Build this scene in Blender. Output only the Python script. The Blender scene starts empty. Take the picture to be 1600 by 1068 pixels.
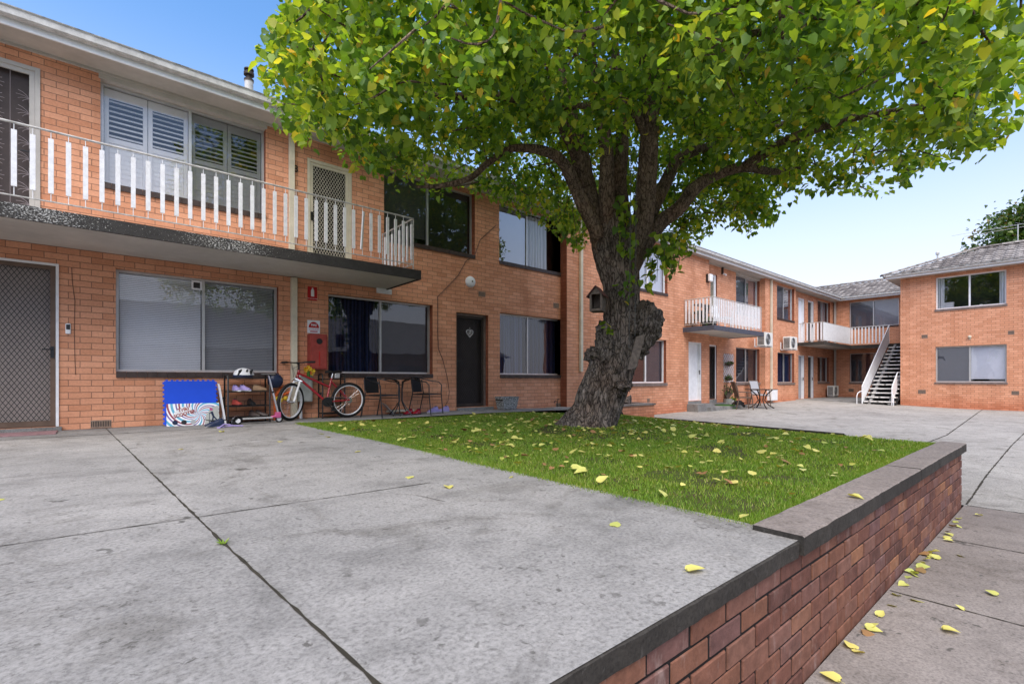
import bpy, math, random
import numpy as np
from mathutils import Vector, Matrix, noise
random.seed(7); RS = np.random.RandomState(11)
SC = bpy.context.scene; COL = SC.collection
R = math.radians
# ------------------------------------------------------------------ measuring frame
# camera at the origin, X runs along the left block, Y towards it, Z up (0 = eye height)
PHI = R(49.5); CS, SN = math.cos(PHI), math.sin(PHI); F = 755.0; HY = 592.0
def ray(px, py):
    u = (px-800)/F; v = (HY-py)/F
    return (u*SN+CS, -u*CS+SN, v)
def P(px, py, X=None, Y=None, Z=None, D=None):
    r = ray(px, py)
    k = X/r[0] if X is not None else Y/r[1] if Y is not None else Z/r[2] if Z is not None else D
    return Vector((r[0]*k, r[1]*k, r[2]*k))
def proj(x, y, z):
    d = x*CS+y*SN
    return 800+F*(x*SN-y*CS)/d, HY-F*z/d
# ------------------------------------------------------------------ mesh builder
def chain_loc(o):
    v = Vector((0,0,0))
    while o is not None:
        v = v+o.location; o = o.parent
    return v
class MB:
    def __init__(s): s.v = []; s.f = []
    def add(s, vs, fs):
        n = len(s.v); s.v += [tuple(p) for p in vs]; s.f += [tuple(i+n for i in f) for f in fs]; return s
    def box(s, a, b):
        x0,x1 = sorted((a[0],b[0])); y0,y1 = sorted((a[1],b[1])); z0,z1 = sorted((a[2],b[2]))
        return s.add([(x0,y0,z0),(x1,y0,z0),(x1,y1,z0),(x0,y1,z0),(x0,y0,z1),(x1,y0,z1),(x1,y1,z1),(x0,y1,z1)],
                     [(0,3,2,1),(4,5,6,7),(0,1,5,4),(1,2,6,5),(2,3,7,6),(3,0,4,7)])
    def obox(s, c, ax, ay, az):      # oriented box: centre + three half vectors
        c, ax, ay, az = map(Vector, (c, ax, ay, az))
        vs = [c+sx*ax+sy*ay+sz*az for sz in (-1,1) for sy,sx in ((-1,-1),(-1,1),(1,1),(1,-1))]
        return s.add(vs, [(0,3,2,1),(4,5,6,7),(0,1,5,4),(1,2,6,5),(2,3,7,6),(3,0,4,7)])
    def quad(s, *p): return s.add(p, [tuple(range(len(p)))])
    def tube(s, pts, r, n=8, closed=False, cap=True):
        pts = [Vector(p) for p in pts]; m = len(pts)
        rr = r if hasattr(r, '__len__') else [r]*m
        vs = []; prev = None
        for i, p in enumerate(pts):
            if closed: t = pts[(i+1) % m]-pts[i-1]
            else: t = pts[min(i+1,m-1)]-pts[max(i-1,0)]
            t.normalize()
            if prev is None:
                a = Vector((0,0,1)) if abs(t.z) < .9 else Vector((1,0,0))
                a = (a-t*a.dot(t)).normalized()
            else:
                a = (prev-t*prev.dot(t)); a = a.normalized() if a.length > 1e-6 else prev
            prev = a; b = t.cross(a)
            for k in range(n):
                w = 2*math.pi*k/n; vs.append(p+rr[i]*(math.cos(w)*a+math.sin(w)*b))
        fs = []
        for i in range(m if closed else m-1):
            j = (i+1) % m
            for k in range(n):
                l = (k+1) % n; fs.append((i*n+k, i*n+l, j*n+l, j*n+k))
        if cap and not closed:
            fs.append(tuple(reversed(range(n)))); fs.append(tuple((m-1)*n+k for k in range(n)))
        return s.add(vs, fs)
    def bar(s, a, b, r, n=8): return s.tube([a,b], r, n)
    def ring(s, c, nrm, rad, r, n=32, m=8):
        nrm = Vector(nrm).normalized(); a = nrm.orthogonal().normalized(); b = nrm.cross(a); c = Vector(c)
        return s.tube([c+rad*(math.cos(2*math.pi*k/n)*a+math.sin(2*math.pi*k/n)*b) for k in range(n)], r, m, closed=True)
    def disc(s, c, nrm, rad, th, n=24):
        nrm = Vector(nrm).normalized(); c = Vector(c)
        return s.tube([c-nrm*th/2, c+nrm*th/2], rad, n)
    def ball(s, c, r, n=12, m=8, sc=(1,1,1)):
        vs = [(c[0],c[1],c[2]-r*sc[2])]; fs = []
        for i in range(1, m):
            th = math.pi*i/m
            for k in range(n):
                w = 2*math.pi*k/n
                vs.append((c[0]+r*sc[0]*math.sin(th)*math.cos(w), c[1]+r*sc[1]*math.sin(th)*math.sin(w), c[2]-r*sc[2]*math.cos(th)))
        vs.append((c[0],c[1],c[2]+r*sc[2])); L = len(vs)-1
        for k in range(n):
            l = (k+1) % n
            fs.append((0,1+l,1+k)); fs.append((L, 1+(m-2)*n+k, 1+(m-2)*n+l))
            for i in range(m-2): fs.append((1+i*n+k,1+i*n+l,1+(i+1)*n+l,1+(i+1)*n+k))
        return s.add(vs, fs)
    def lathe(s, c, prof, n=24, sq=None):     # prof: (radius, z)
        vs = []; fs = []
        for (r, z) in prof:
            for k in range(n):
                w = 2*math.pi*k/n; q = 1
                if sq: q = min(1/max(abs(math.cos(w)),1e-6), 1/max(abs(math.sin(w)),1e-6), sq)
                vs.append((c[0]+r*q*math.cos(w), c[1]+r*q*math.sin(w), c[2]+z))
        for i in range(len(prof)-1):
            for k in range(n):
                l = (k+1) % n; fs.append((i*n+k,i*n+l,(i+1)*n+l,(i+1)*n+k))
        fs.append(tuple(reversed(range(n))))
        return s.add(vs, fs)
    def xform(s, M): s.v = [tuple(M @ Vector(p)) for p in s.v]; return s
    def build(s, name, mat, parent=None, smooth=False, bevel=0, local=False):
        o0 = Vector((0,0,0)) if local else chain_loc(parent)
        me = bpy.data.meshes.new(name)
        me.from_pydata([(p[0]-o0.x, p[1]-o0.y, p[2]-o0.z) for p in s.v], [], s.f)
        me.validate(); me.update()
        if smooth:
            me.polygons.foreach_set('use_smooth', [True]*len(me.polygons))
            try: me.set_sharp_from_angle(angle=R(40))
            except Exception: pass
        ob = bpy.data.objects.new(name, me); COL.objects.link(ob)
        if mat: me.materials.append(mat)
        if parent: ob.parent = parent
        if bevel:
            m = ob.modifiers.new('bevel', 'BEVEL'); m.width = bevel; m.segments = 2; m.limit_method = 'ANGLE'
        return ob
def np_mesh(name, V, Fq, mat, parent=None, local=False):
    o0 = Vector((0,0,0)) if local else chain_loc(parent)
    V = np.asarray(V, np.float32)-np.array(o0, np.float32); Fq = np.asarray(Fq, np.int32)
    me = bpy.data.meshes.new(name); k = Fq.shape[1]
    me.vertices.add(len(V)); me.vertices.foreach_set('co', V.ravel())
    me.loops.add(Fq.size); me.loops.foreach_set('vertex_index', Fq.ravel())
    me.polygons.add(len(Fq)); me.polygons.foreach_set('loop_start', np.arange(0, Fq.size, k, dtype=np.int32))
    me.polygons.foreach_set('loop_total', np.full(len(Fq), k, np.int32))
    me.update(calc_edges=True); me.validate()
    ob = bpy.data.objects.new(name, me); COL.objects.link(ob); me.materials.append(mat)
    if parent: ob.parent = parent
    return ob
def tag(o, label=None, cat=None, group=None, kind=None):
    if label: o['label'] = label
    if cat: o['category'] = cat
    if group: o['group'] = group
    if kind: o['kind'] = kind
    return o
def thing(name, loc, label, cat, group=None, rz=0):
    o = bpy.data.objects.new(name, None); COL.objects.link(o); o.location = loc; o.rotation_euler = (0,0,rz)
    o.empty_display_size = .1
    return tag(o, label, cat, group)
def copy_tree(o, parent=None):
    c = o.copy(); COL.objects.link(c); c.parent = parent
    for ch in o.children: copy_tree(ch, c)
    return c
# ------------------------------------------------------------------ materials
class NT:
    def __init__(s, name, rough=.6, spec=.3, metal=0):
        s.m = bpy.data.materials.new(name); s.m.use_nodes = True; s.t = s.m.node_tree; s.n = s.t.nodes
        s.b = s.n['Principled BSDF']; s.b.inputs['Roughness'].default_value = rough
        s.b.inputs['Specular IOR Level'].default_value = spec; s.b.inputs['Metallic'].default_value = metal
    def N(s, typ, **kw):
        nd = s.n.new(typ)
        for k, v in kw.items():
            if hasattr(nd, k) and k not in nd.inputs: setattr(nd, k, v)
            else: nd.inputs[k].default_value = v
        return nd
    def L(s, a, b): s.t.links.new(a, b)
    def pos(s, scale=(1,1,1), obj=False):
        g = s.N('ShaderNodeTexCoord').outputs['Object'] if obj else s.N('ShaderNodeNewGeometry').outputs['Position']
        m = s.N('ShaderNodeMapping'); m.inputs['Scale'].default_value = scale; s.L(g, m.inputs['Vector']); return m.outputs[0]
    def noise(s, vec, scale, detail=4, rough=.55, dist=0):
        n = s.N('ShaderNodeTexNoise'); n.inputs['Scale'].default_value = scale; n.inputs['Detail'].default_value = detail
        n.inputs['Roughness'].default_value = rough; n.inputs['Distortion'].default_value = dist
        if vec is not None: s.L(vec, n.inputs['Vector'])
        return n.outputs['Fac']
    def ramp(s, fac, stops):
        r = s.N('ShaderNodeValToRGB'); e = r.color_ramp.elements
        while len(e) < len(stops): e.new(.5)
        for i, (p, c) in enumerate(stops):
            e[i].position = p; e[i].color = (c[0],c[1],c[2],1) if hasattr(c, '__len__') else (c,c,c,1)
        s.L(fac, r.inputs[0]); return r.outputs[0]
    def mix(s, fac, a, b, mode='MIX'):
        m = s.N('ShaderNodeMix'); m.data_type = 'RGBA'; m.blend_type = mode
        for sock, val in ((m.inputs[0], fac), (m.inputs[6], a), (m.inputs[7], b)):
            if isinstance(val, bpy.types.NodeSocket): s.L(val, sock)
            elif hasattr(val, '__len__'): sock.default_value = (val[0],val[1],val[2],1)
            elif sock == m.inputs[0]: sock.default_value = val
            else: sock.default_value = (val,val,val,1)
        return m.outputs[2]
    def math(s, op, a, b=None):
        m = s.N('ShaderNodeMath'); m.operation = op
        for i, v in enumerate((a, b)):
            if v is None: continue
            if isinstance(v, bpy.types.NodeSocket): s.L(v, m.inputs[i])
            else: m.inputs[i].default_value = v
        return m.outputs[0]
    def bump(s, h, strength=.5, dist=.01):
        b = s.N('ShaderNodeBump'); b.inputs['Strength'].default_value = strength; b.inputs['Distance'].default_value = dist
        s.L(h, b.inputs['Height']); s.L(b.outputs[0], s.b.inputs['Normal']); return b
    def col(s, c):
        if isinstance(c, bpy.types.NodeSocket): s.L(c, s.b.inputs['Base Color'])
        else: s.b.inputs['Base Color'].default_value = (c[0],c[1],c[2],1)
        return s
def paint(name, c, rough=.5, dirt=.25, metal=0, scale=6, spec=.3, bump=.0):
    t = NT(name, rough, spec, metal); v = t.pos()
    f = t.noise(v, scale, 5, .6); g = t.noise(v, scale*7, 3)
    k = t.ramp(f, [(.3, 1-dirt), (.65, 1.0)]); k2 = t.ramp(g, [(.3, 1-dirt*.4), (.7, 1.0)])
    t.col(t.mix(1, t.mix(1, c, k, 'MULTIPLY'), k2, 'MULTIPLY'))
    if bump: t.bump(g, bump, .004)
    return t.m
def brick_mat(name='salmon_brick', tone=None):
    t = NT(name, .85, .15)
    g = t.N('ShaderNodeNewGeometry'); sp = t.N('ShaderNodeSeparateXYZ'); t.L(g.outputs['Position'], sp.inputs[0])
    sn = t.N('ShaderNodeSeparateXYZ'); t.L(g.outputs['True Normal'], sn.inputs[0])
    isx = t.math('GREATER_THAN', t.math('ABSOLUTE', sn.outputs[0]), .5)
    uu = t.math('ADD', t.math('MULTIPLY', sp.outputs[0], t.math('SUBTRACT', 1, isx)), t.math('MULTIPLY', sp.outputs[1], isx))
    cb = t.N('ShaderNodeCombineXYZ'); t.L(t.math('ADD', uu, 50), cb.inputs[0]); t.L(t.math('ADD', sp.outputs[2], 4.995), cb.inputs[1])
    v = cb.outputs[0]
    wob = t.N('ShaderNodeTexNoise'); wob.inputs['Scale'].default_value = 5; t.L(v, wob.inputs['Vector'])
    va = t.N('ShaderNodeVectorMath'); va.operation = 'MULTIPLY_ADD'; t.L(wob.outputs['Color'], va.inputs[0]); va.inputs[1].default_value = (.006,.008,0); t.L(v, va.inputs[2])
    b = t.N('ShaderNodeTexBrick'); t.L(va.outputs[0], b.inputs['Vector'])
    b.inputs['Scale'].default_value = 1; b.inputs['Mortar Size'].default_value = .0048; b.inputs['Mortar Smooth'].default_value = .25
    b.inputs['Brick Width'].default_value = .24; b.inputs['Row Height'].default_value = .086; b.inputs['Bias'].default_value = -.1
    b.inputs['Color1'].default_value = (.61,.285,.165,1); b.inputs['Color2'].default_value = (.75,.385,.24,1); b.inputs['Mortar'].default_value = (.30,.17,.115,1)
    n1 = t.noise(v, 1.1, 5, .6); n2 = t.noise(v, 38, 4, .7)
    c = t.mix(1, b.outputs['Color'], t.ramp(n1, [(.3,(.86,.82,.80)),(.7,(1.06,1.05,1.05))]), 'MULTIPLY')
    c = t.mix(1, c, t.ramp(n2, [(.3,.84),(.7,1.08)]), 'MULTIPLY')
    # occasional paler or browner bricks
    b2 = t.N('ShaderNodeTexBrick'); t.L(va.outputs[0], b2.inputs['Vector'])
    for k_, v_ in (('Scale',1),('Mortar Size',0),('Brick Width',.24),('Row Height',.086)): b2.inputs[k_].default_value = v_
    b2.inputs['Color1'].default_value = (0,0,0,1); b2.inputs['Color2'].default_value = (1,1,1,1)
    t.bump(t.math('ADD', t.math('MULTIPLY', b.outputs['Fac'], -1), t.math('MULTIPLY', n2, .25)), .75, .006)
    st_n = t.noise(t.pos((2.6,2.6,.22)), 1, 5, .65); c = t.mix(t.ramp(st_n, [(.48,0),(.70,.55)]), c, t.mix(1, c, (.72,.66,.62), 'MULTIPLY'))
    # damp course: redder and darker at the foot of the walls
    zz = t.math('ADD', sp.outputs[2], t.math('MULTIPLY', n1, .35))
    c = t.mix(t.ramp(t.math('SUBTRACT', t.math('MULTIPLY', zz, -1), .45), [(.0,0),(.5,.75)]), c, t.mix(1, c, (.82,.56,.48), 'MULTIPLY'))
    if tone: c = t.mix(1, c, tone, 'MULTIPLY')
    t.col(c); return t.m
def island(t): return t.N('ShaderNodeNewGeometry').outputs['Random Per Island']
def wallbrick_mat():
    t = NT('purple_brown_brick', .8, .2); v = t.pos(obj=False)
    r = island(t); c = t.ramp(r, [(0,(.110,.052,.042)),(.3,(.165,.072,.052)),(.6,(.215,.098,.062)),(.85,(.150,.078,.072)),(1,(.29,.135,.07))])
    n = t.noise(v, 14, 6, .7); n3 = t.noise(v, 90, 4, .7)
    c = t.mix(1, c, t.ramp(n, [(.3,.62),(.65,1.15)]), 'MULTIPLY')
    ef = t.ramp(t.noise(t.pos((11,11,3)), 1.3, 6, .75), [(.56,0),(.72,.5)])
    c = t.mix(ef, c, (.36,.27,.24)); t.col(c); t.bump(t.math('ADD', n, n3), .5, .006); return t.m
def concrete_mat(name, base, warm, dark=.55, edge=False):
    t = NT(name, .88, .2); v = t.pos()
    n1 = t.noise(v, .55, 6, .62, .3); n2 = t.noise(v, 5, 7, .72); n3 = t.noise(v, 60, 5, .75); n4 = t.noise(v, 2.1, 6, .7, .5)
    c = t.mix(t.ramp(n1, [(.32,0),(.68,1)]), base, warm)
    c = t.mix(1, c, t.ramp(n2, [(.28,dark+.2),(.5,.97),(.72,1.08)]), 'MULTIPLY')
    c = t.mix(1, c, t.ramp(n3, [(.30,.50),(.5,1),(.72,1.32)]), 'MULTIPLY')
    c = t.mix(1, c, t.ramp(n4, [(.30,(1+dark)/2),(.50,1)]), 'MULTIPLY')
    vo = t.N('ShaderNodeTexVoronoi'); vo.inputs['Scale'].default_value = 3.3; vo.inputs['Randomness'].default_value = 1
    wv = t.N('ShaderNodeVectorMath'); wv.operation = 'ADD'; nn = t.N('ShaderNodeTexNoise'); nn.inputs['Scale'].default_value = 9; nn.inputs['Detail'].default_value = 3
    sm = t.N('ShaderNodeVectorMath'); sm.operation = 'SCALE'; sm.inputs['Scale'].default_value = .35
    t.L(v, nn.inputs['Vector']); t.L(nn.outputs['Color'], sm.inputs[0]); t.L(v, wv.inputs[0]); t.L(sm.outputs[0], wv.inputs[1]); t.L(wv.outputs[0], vo.inputs['Vector'])
    spot = t.ramp(vo.outputs['Distance'], [(.0,.9),(.10,.6),(.13,0)])
    c = t.mix(t.math('MULTIPLY', spot, t.ramp(n1, [(.40,0),(.5,1)])), c, (.050,.047,.042))
    n5 = t.noise(v, 24, 4, .6, .6); pit = t.ramp(n5, [(.33,.9),(.40,0)])
    c = t.mix(t.math('MULTIPLY', pit, t.ramp(n4, [(.42,.15),(.60,1)])), c, (.085,.08,.073))
    n6 = t.noise(v, 1.4, 6, .75, 1.2); c = t.mix(t.ramp(n6, [(.52,0),(.66,.75)]), c, t.mix(1, c, (.58,.565,.54), 'MULTIPLY'))
    t.col(c); t.bump(t.math('ADD', t.math('MULTIPLY', n3, .6), n2), .45, .006); return t.m
def glass_mat(name, tint=.75, refl=1.0, ior=1.5):
    m = bpy.data.materials.new(name); m.use_nodes = True; t = m.node_tree; t.nodes.clear()
    o = t.nodes.new('ShaderNodeOutputMaterial'); mx = t.nodes.new('ShaderNodeMixShader'); tr = t.nodes.new('ShaderNodeBsdfTransparent'); gl = t.nodes.new('ShaderNodeBsdfGlossy'); fr = t.nodes.new('ShaderNodeFresnel')
    tr.inputs[0].default_value = (tint,tint,tint*1.03,1); gl.inputs['Roughness'].default_value = .012; gl.inputs[0].default_value = (.95,.97,1,1); fr.inputs[0].default_value = ior
    mm = t.nodes.new('ShaderNodeMath'); mm.operation = 'MULTIPLY_ADD'; mm.inputs[1].default_value = refl; mm.inputs[2].default_value = .05; mm.use_clamp = True
    ge = t.nodes.new('ShaderNodeNewGeometry'); no = t.nodes.new('ShaderNodeTexNoise'); no.inputs['Scale'].default_value = 1.6; bu = t.nodes.new('ShaderNodeBump'); bu.inputs['Strength'].default_value = .08; bu.inputs['Distance'].default_value = .02
    t.links.new(ge.outputs['Position'], no.inputs['Vector']); t.links.new(no.outputs['Fac'], bu.inputs['Height']); t.links.new(bu.outputs[0], gl.inputs['Normal'])
    t.links.new(fr.outputs[0], mm.inputs[0]); t.links.new(mm.outputs[0], mx.inputs[0]); t.links.new(tr.outputs[0], mx.inputs[1]); t.links.new(gl.outputs[0], mx.inputs[2]); t.links.new(mx.outputs[0], o.inputs[0])
    return m
def leaf_mat(name, stops, transl=.45, rough=.42):
    t = NT(name, rough, .4); v = t.pos()
    c = t.ramp(island(t), stops); n = t.noise(v, 1.1, 3, .5)
    c = t.mix(1, c, t.ramp(n, [(.3,(.80,.92,.8)),(.7,(1.2,1.08,1.0))]), 'MULTIPLY')
    t.col(c); tl = t.N('ShaderNodeBsdfTranslucent'); t.L(t.mix(1, c, (2.0,1.75,.5), 'MULTIPLY'), tl.inputs[0])
    mx = t.N('ShaderNodeMixShader'); mx.inputs[0].default_value = transl; t.L(t.b.outputs[0], mx.inputs[1]); t.L(tl.outputs[0], mx.inputs[2])
    t.L(mx.outputs[0], t.n['Material Output'].inputs[0]); return t.m
def bark_mat(name, c0, c1, zs=.35, scale=9, strength=1.0):
    t = NT(name, .95, .1); v = t.pos((1,1,zs))
    n = t.noise(v, scale, 9, .75, 1.2); n2 = t.noise(t.pos((1,1,.8)), scale*6, 6, .75, .5); n3 = t.noise(t.pos(), 1.7, 4, .6)
    vo = t.N('ShaderNodeTexVoronoi'); vo.feature = 'DISTANCE_TO_EDGE'; vo.inputs['Scale'].default_value = scale*2.2
    ad = t.N('ShaderNodeVectorMath'); ad.operation = 'MULTIPLY_ADD'; nz = t.N('ShaderNodeTexNoise'); nz.inputs['Scale'].default_value = scale*1.4; t.L(v, nz.inputs['Vector']); t.L(nz.outputs['Color'], ad.inputs[0]); ad.inputs[1].default_value = (.13,.13,.13); t.L(v, ad.inputs[2]); t.L(ad.outputs[0], vo.inputs['Vector'])
    cr = t.ramp(vo.outputs['Distance'], [(0,.30),(.10,.9),(.3,1.1)])
    c = t.ramp(n, [(.3,c0),(.5,c1),(.72,tuple(x*1.6 for x in c1))])
    c = t.mix(1, c, cr, 'MULTIPLY'); c = t.mix(1, c, t.ramp(n2, [(.3,.55),(.7,1.3)]), 'MULTIPLY')
    c = t.mix(t.ramp(n3, [(.5,0),(.7,.45)]), c, t.mix(1, c, (1.0,.72,.55), 'MULTIPLY'))
    t.col(c); h = t.math('ADD', t.math('MULTIPLY', cr, .7), t.math('ADD', n, t.math('MULTIPLY', n2, .35))); t.bump(h, strength, .035); return t.m
def flaky_mat():
    t = NT('flaking_black_edge', .8, .2); v = t.pos((1,1,1.6)); n = t.noise(v, 42, 6, .75); big = t.noise(t.pos(), .9, 3)
    f = t.ramp(t.math('ADD', n, t.math('MULTIPLY', big, .42)), [(.79,0),(.84,.9)])
    base = t.mix(t.noise(v, 9, 4), (.020,.019,.019), (.060,.057,.054)); sp = t.N('ShaderNodeSeparateXYZ'); t.L(t.N('ShaderNodeNewGeometry').outputs['Position'], sp.inputs[0])
    lim = t.ramp(t.math('DIVIDE', sp.outputs[0], 10), [(.17,1),(.30,0)])
    f = t.math('MULTIPLY', f, lim)
    t.col(t.mix(f, base, (.55,.55,.53))); t.bump(n, .6, .01); return t.m
def stripes(name, ca, cb, scale, axis=0, rough=.8):
    t = NT(name, rough, .1); w = t.N('ShaderNodeTexWave'); w.bands_direction = 'XYZ'[axis]; w.inputs['Scale'].default_value = scale; w.inputs['Distortion'].default_value = 1.2; w.inputs['Detail'].default_value = 1; w.inputs['Detail Scale'].default_value = .4
    t.L(t.pos(), w.inputs['Vector']); t.col(t.mix(w.outputs['Fac'], ca, cb)); t.bump(w.outputs['Fac'], .5, .03); return t.m
M = {}
M['brick'] = brick_mat(); M['reveal'] = brick_mat('darker_brick', (.40,.28,.26)); M['wbrick'] = wallbrick_mat()  # reveal: wall brick multiplied darker, for the wall return and right-hand reveals
M['mortar'] = paint('dark_mortar', (.012,.010,.010), .95)
M['slab'] = concrete_mat('terrace_concrete', (.235,.228,.220), (.315,.303,.29), .50)
M['path'] = concrete_mat('path_concrete', (.185,.160,.145), (.25,.222,.205), .55)
M['court'] = concrete_mat('courtyard_concrete', (.29,.275,.255), (.37,.352,.325), .6)
M['strip'] = concrete_mat('edge_concrete', (.22,.215,.21), (.29,.285,.275), .6)
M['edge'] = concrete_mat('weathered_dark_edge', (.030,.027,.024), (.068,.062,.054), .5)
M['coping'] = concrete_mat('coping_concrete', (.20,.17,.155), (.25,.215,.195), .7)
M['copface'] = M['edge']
M['joint'] = paint('joint_dirt', (.050,.043,.030), .95, .5, scale=12)
M['ground'] = paint('distant_ground', (.16,.17,.12), .95, .4, scale=.3)
M['soffit'] = paint('cream_soffit_paint', (.50,.475,.44), .7, .22, scale=1.5)
M['under'] = paint('balcony_underside_paint', (.60,.575,.53), .8, .2, scale=1.3)
M['white'] = paint('white_gloss_paint', (.80,.81,.83), .45, .14, scale=7)
M['picket'] = paint('aged_white_picket_paint', (.80,.81,.84), .5, .2, scale=14)
M['rail'] = paint('worn_rail_paint', (.60,.585,.56), .5, .5, scale=18)
M['cream'] = paint('cream_paint', (.66,.60,.47), .55, .2, scale=4)
M['gutter'] = paint('gutter_paint', (.62,.615,.60), .5, .35, scale=8)
M['moss'] = paint('lichen_gutter_edge', (.42,.42,.40), .8, .9, scale=11)
M['alu'] = paint('aluminium', (.55,.55,.55), .38, .15, metal=.5)
M['brown'] = paint('brown_frame_paint', (.15,.10,.072), .5, .3)
M['sill'] = paint('dark_glazed_sill', (.075,.052,.045), .45, .5, scale=9)
M['sillb'] = paint('grey_brown_sill', (.22,.17,.15), .6, .4, scale=9)
M['timber'] = paint('dark_timber_frame', (.055,.040,.032), .6, .4)
M['glass'] = glass_mat('window_glass', .92, .62)
M['glassd'] = glass_mat('darker_window_glass', .66, .85)  # darker tint than the plain window glass
M['glassr'] = glass_mat('bright_reflecting_glass', .6, 4.0)
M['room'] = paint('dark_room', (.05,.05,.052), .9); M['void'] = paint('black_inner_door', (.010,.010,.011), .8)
M['blind'] = paint('grey_slat_blind', (.93,.94,.95), .5, .05)
M['blindd'] = paint('grey_slat_blind_behind_screen', (.42,.43,.44), .6, .05)
M['roller'] = paint('grey_roller_blind', (.36,.37,.40), .8, .05)
M['rollerw'] = paint('pale_roller_blind', (.78,.80,.84), .8, .04)
M['rollerd'] = paint('charcoal_roller_blind', (.10,.10,.115), .85, .08)
M['shut'] = paint('white_shutter', (.90,.89,.86), .5, .06)
M['shutg'] = paint('screened_shutter', (.40,.40,.39), .6, .08)
M['navy'] = stripes('navy_curtain', (.010,.014,.035), (.035,.05,.12), 4.2)
M['bluec'] = stripes('blue_curtain', (.02,.03,.075), (.12,.16,.30), 3.4)
M['plum'] = paint('plum_blind', (.085,.035,.035), .8)
M['sheer'] = stripes('sheer_curtain', (.55,.57,.60), (.85,.87,.9), 5)
M['doord'] = paint('dark_door', (.06,.045,.042), .6, .2)
M['doorm'] = paint('inner_door', (.36,.31,.285), .7, .1)
M['meshk'] = paint('black_security_mesh', (.025,.024,.024), .4)
M['meshw'] = paint('cream_security_mesh', (.66,.62,.52), .5)
M['iron'] = paint('lace_iron', (.30,.26,.27), .5)
M['black'] = paint('black_powder_coat', (.014,.014,.015), .38, .2, spec=.5)
M['rubber'] = paint('rubber', (.012,.012,.013), .7, .2)
M['weave'] = paint('black_weave', (.022,.022,.025), .8, .3, scale=60)
M['red'] = paint('red_bike_paint', (.33,.012,.022), .25, .15, spec=.6)
M['boxred'] = paint('faded_red_cabinet', (.36,.060,.048), .5, .3, scale=10)
M['signred'] = paint('sign_red', (.45,.012,.014), .5, .1)
M['chrome'] = paint('bright_metal', (.62,.62,.63), .25, .1, metal=.9)
M['blue'] = paint('blue_foam', (.012,.075,.62), .75, .08)
M['blued'] = paint('navy_helmet_shell', (.02,.03,.07), .3)
M['pink'] = paint('pink_plastic', (.50,.10,.24), .4)
M['purple'] = paint('lilac_plastic', (.42,.34,.68), .5)
M['orange'] = paint('orange_plastic', (.72,.13,.02), .5)
M['yellow'] = paint('yellow_plastic', (.75,.50,.02), .5)
M['skin'] = paint('leather_tan', (.30,.19,.11), .7)
M['wood'] = paint('grey_weathered_wood', (.19,.15,.125), .85, .5, scale=25)
M['woodr'] = paint('reddish_stained_roof', (.15,.065,.055), .8, .4, scale=20)
M['meter'] = paint('grey_green_meter_box', (.46,.48,.45), .6, .2)
M['ac'] = paint('air_conditioner_shell', (.70,.70,.67), .5, .12)
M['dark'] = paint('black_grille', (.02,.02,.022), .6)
M['vent'] = paint('terracotta_vent', (.35,.25,.19), .8, .3, scale=20)
M['pot'] = paint('patterned_grey_pot', (.42,.42,.40), .8, .3)
M['turf'] = paint('artificial_turf', (.06,.17,.03), .95, .4, scale=40)
M['step'] = paint('stair_tread_concrete', (.36,.34,.32), .85, .35, scale=14)
M['nose'] = paint('stair_nosing_paint', (.85,.82,.78), .7, .2, scale=14)
M['bark'] = bark_mat('mulberry_bark', (.045,.036,.031), (.20,.165,.14), .30, 9, 1.0)
M['bark2'] = bark_mat('limb_bark', (.060,.044,.036), (.19,.14,.108), .35, 10, .6)
M['cut'] = paint('sawn_wood', (.13,.10,.075), .9, .6, scale=18)
M['leaf'] = leaf_mat('mulberry_leaf', [(0,(.055,.125,.022)),(.25,(.10,.205,.03)),(.6,(.19,.32,.045)),(.88,(.32,.44,.06)),(.97,(.44,.47,.08)),(1,(.55,.36,.04))], .48)
M['fleaf'] = leaf_mat('fallen_yellow_leaf', [(0,(.34,.37,.07)),(.4,(.50,.50,.13)),(.8,(.60,.55,.20)),(1,(.50,.36,.14))], .15, .5)
M['bleaf'] = leaf_mat('dry_brown_leaf', [(0,(.20,.10,.04)),(1,(.32,.18,.08))], .1, .7)
M['grass'] = leaf_mat('grass_blade', [(0,(.09,.17,.013)),(.5,(.15,.265,.02)),(.82,(.22,.33,.04)),(1,(.42,.39,.16))], .35, .6)
M['leafd'] = leaf_mat('evergreen_leaf', [(0,(.025,.06,.012)),(.6,(.06,.12,.022)),(.9,(.11,.16,.04)),(1,(.22,.13,.05))], .2)
def tile_mat():
    t = NT('weathered_roof_tile', .85, .2); v = t.pos(); c = t.ramp(island(t), [(0,(.16,.14,.13)),(.6,(.26,.235,.22)),(1,(.36,.33,.31))])
    c = t.mix(1, c, t.ramp(t.noise(v, 9, 6, .7), [(.3,.45),(.7,1.25)]), 'MULTIPLY'); t.col(c); return t.m
M['tile'] = tile_mat()
t = NT('lawn_soil', .95, .1); v = t.pos(); nn = t.noise(v, 3, 6, .7); n5 = t.noise(v, 40, 5, .7)
t.col(t.mix(1, t.ramp(nn, [(.35,(.075,.058,.035)),(.55,(.07,.10,.018)),(.7,(.07,.13,.015))]), t.ramp(n5, [(.3,.6),(.7,1.2)]), 'MULTIPLY')); t.bump(n5, .8, .02); M['soil'] = t.m
t = NT('round_stone_pattern', .8, .2); vo = t.N('ShaderNodeTexVoronoi'); vo.inputs['Scale'].default_value = 26; vo.feature = 'DISTANCE_TO_EDGE'; t.L(t.pos((1,1,1.7)), vo.inputs['Vector'])
t.col(t.mix(t.ramp(vo.outputs[0], [(.05,0),(.2,1)]), (.09,.09,.09), (.50,.50,.48))); t.bump(vo.outputs[0], .7, .02); M['pot'] = t.m
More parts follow.
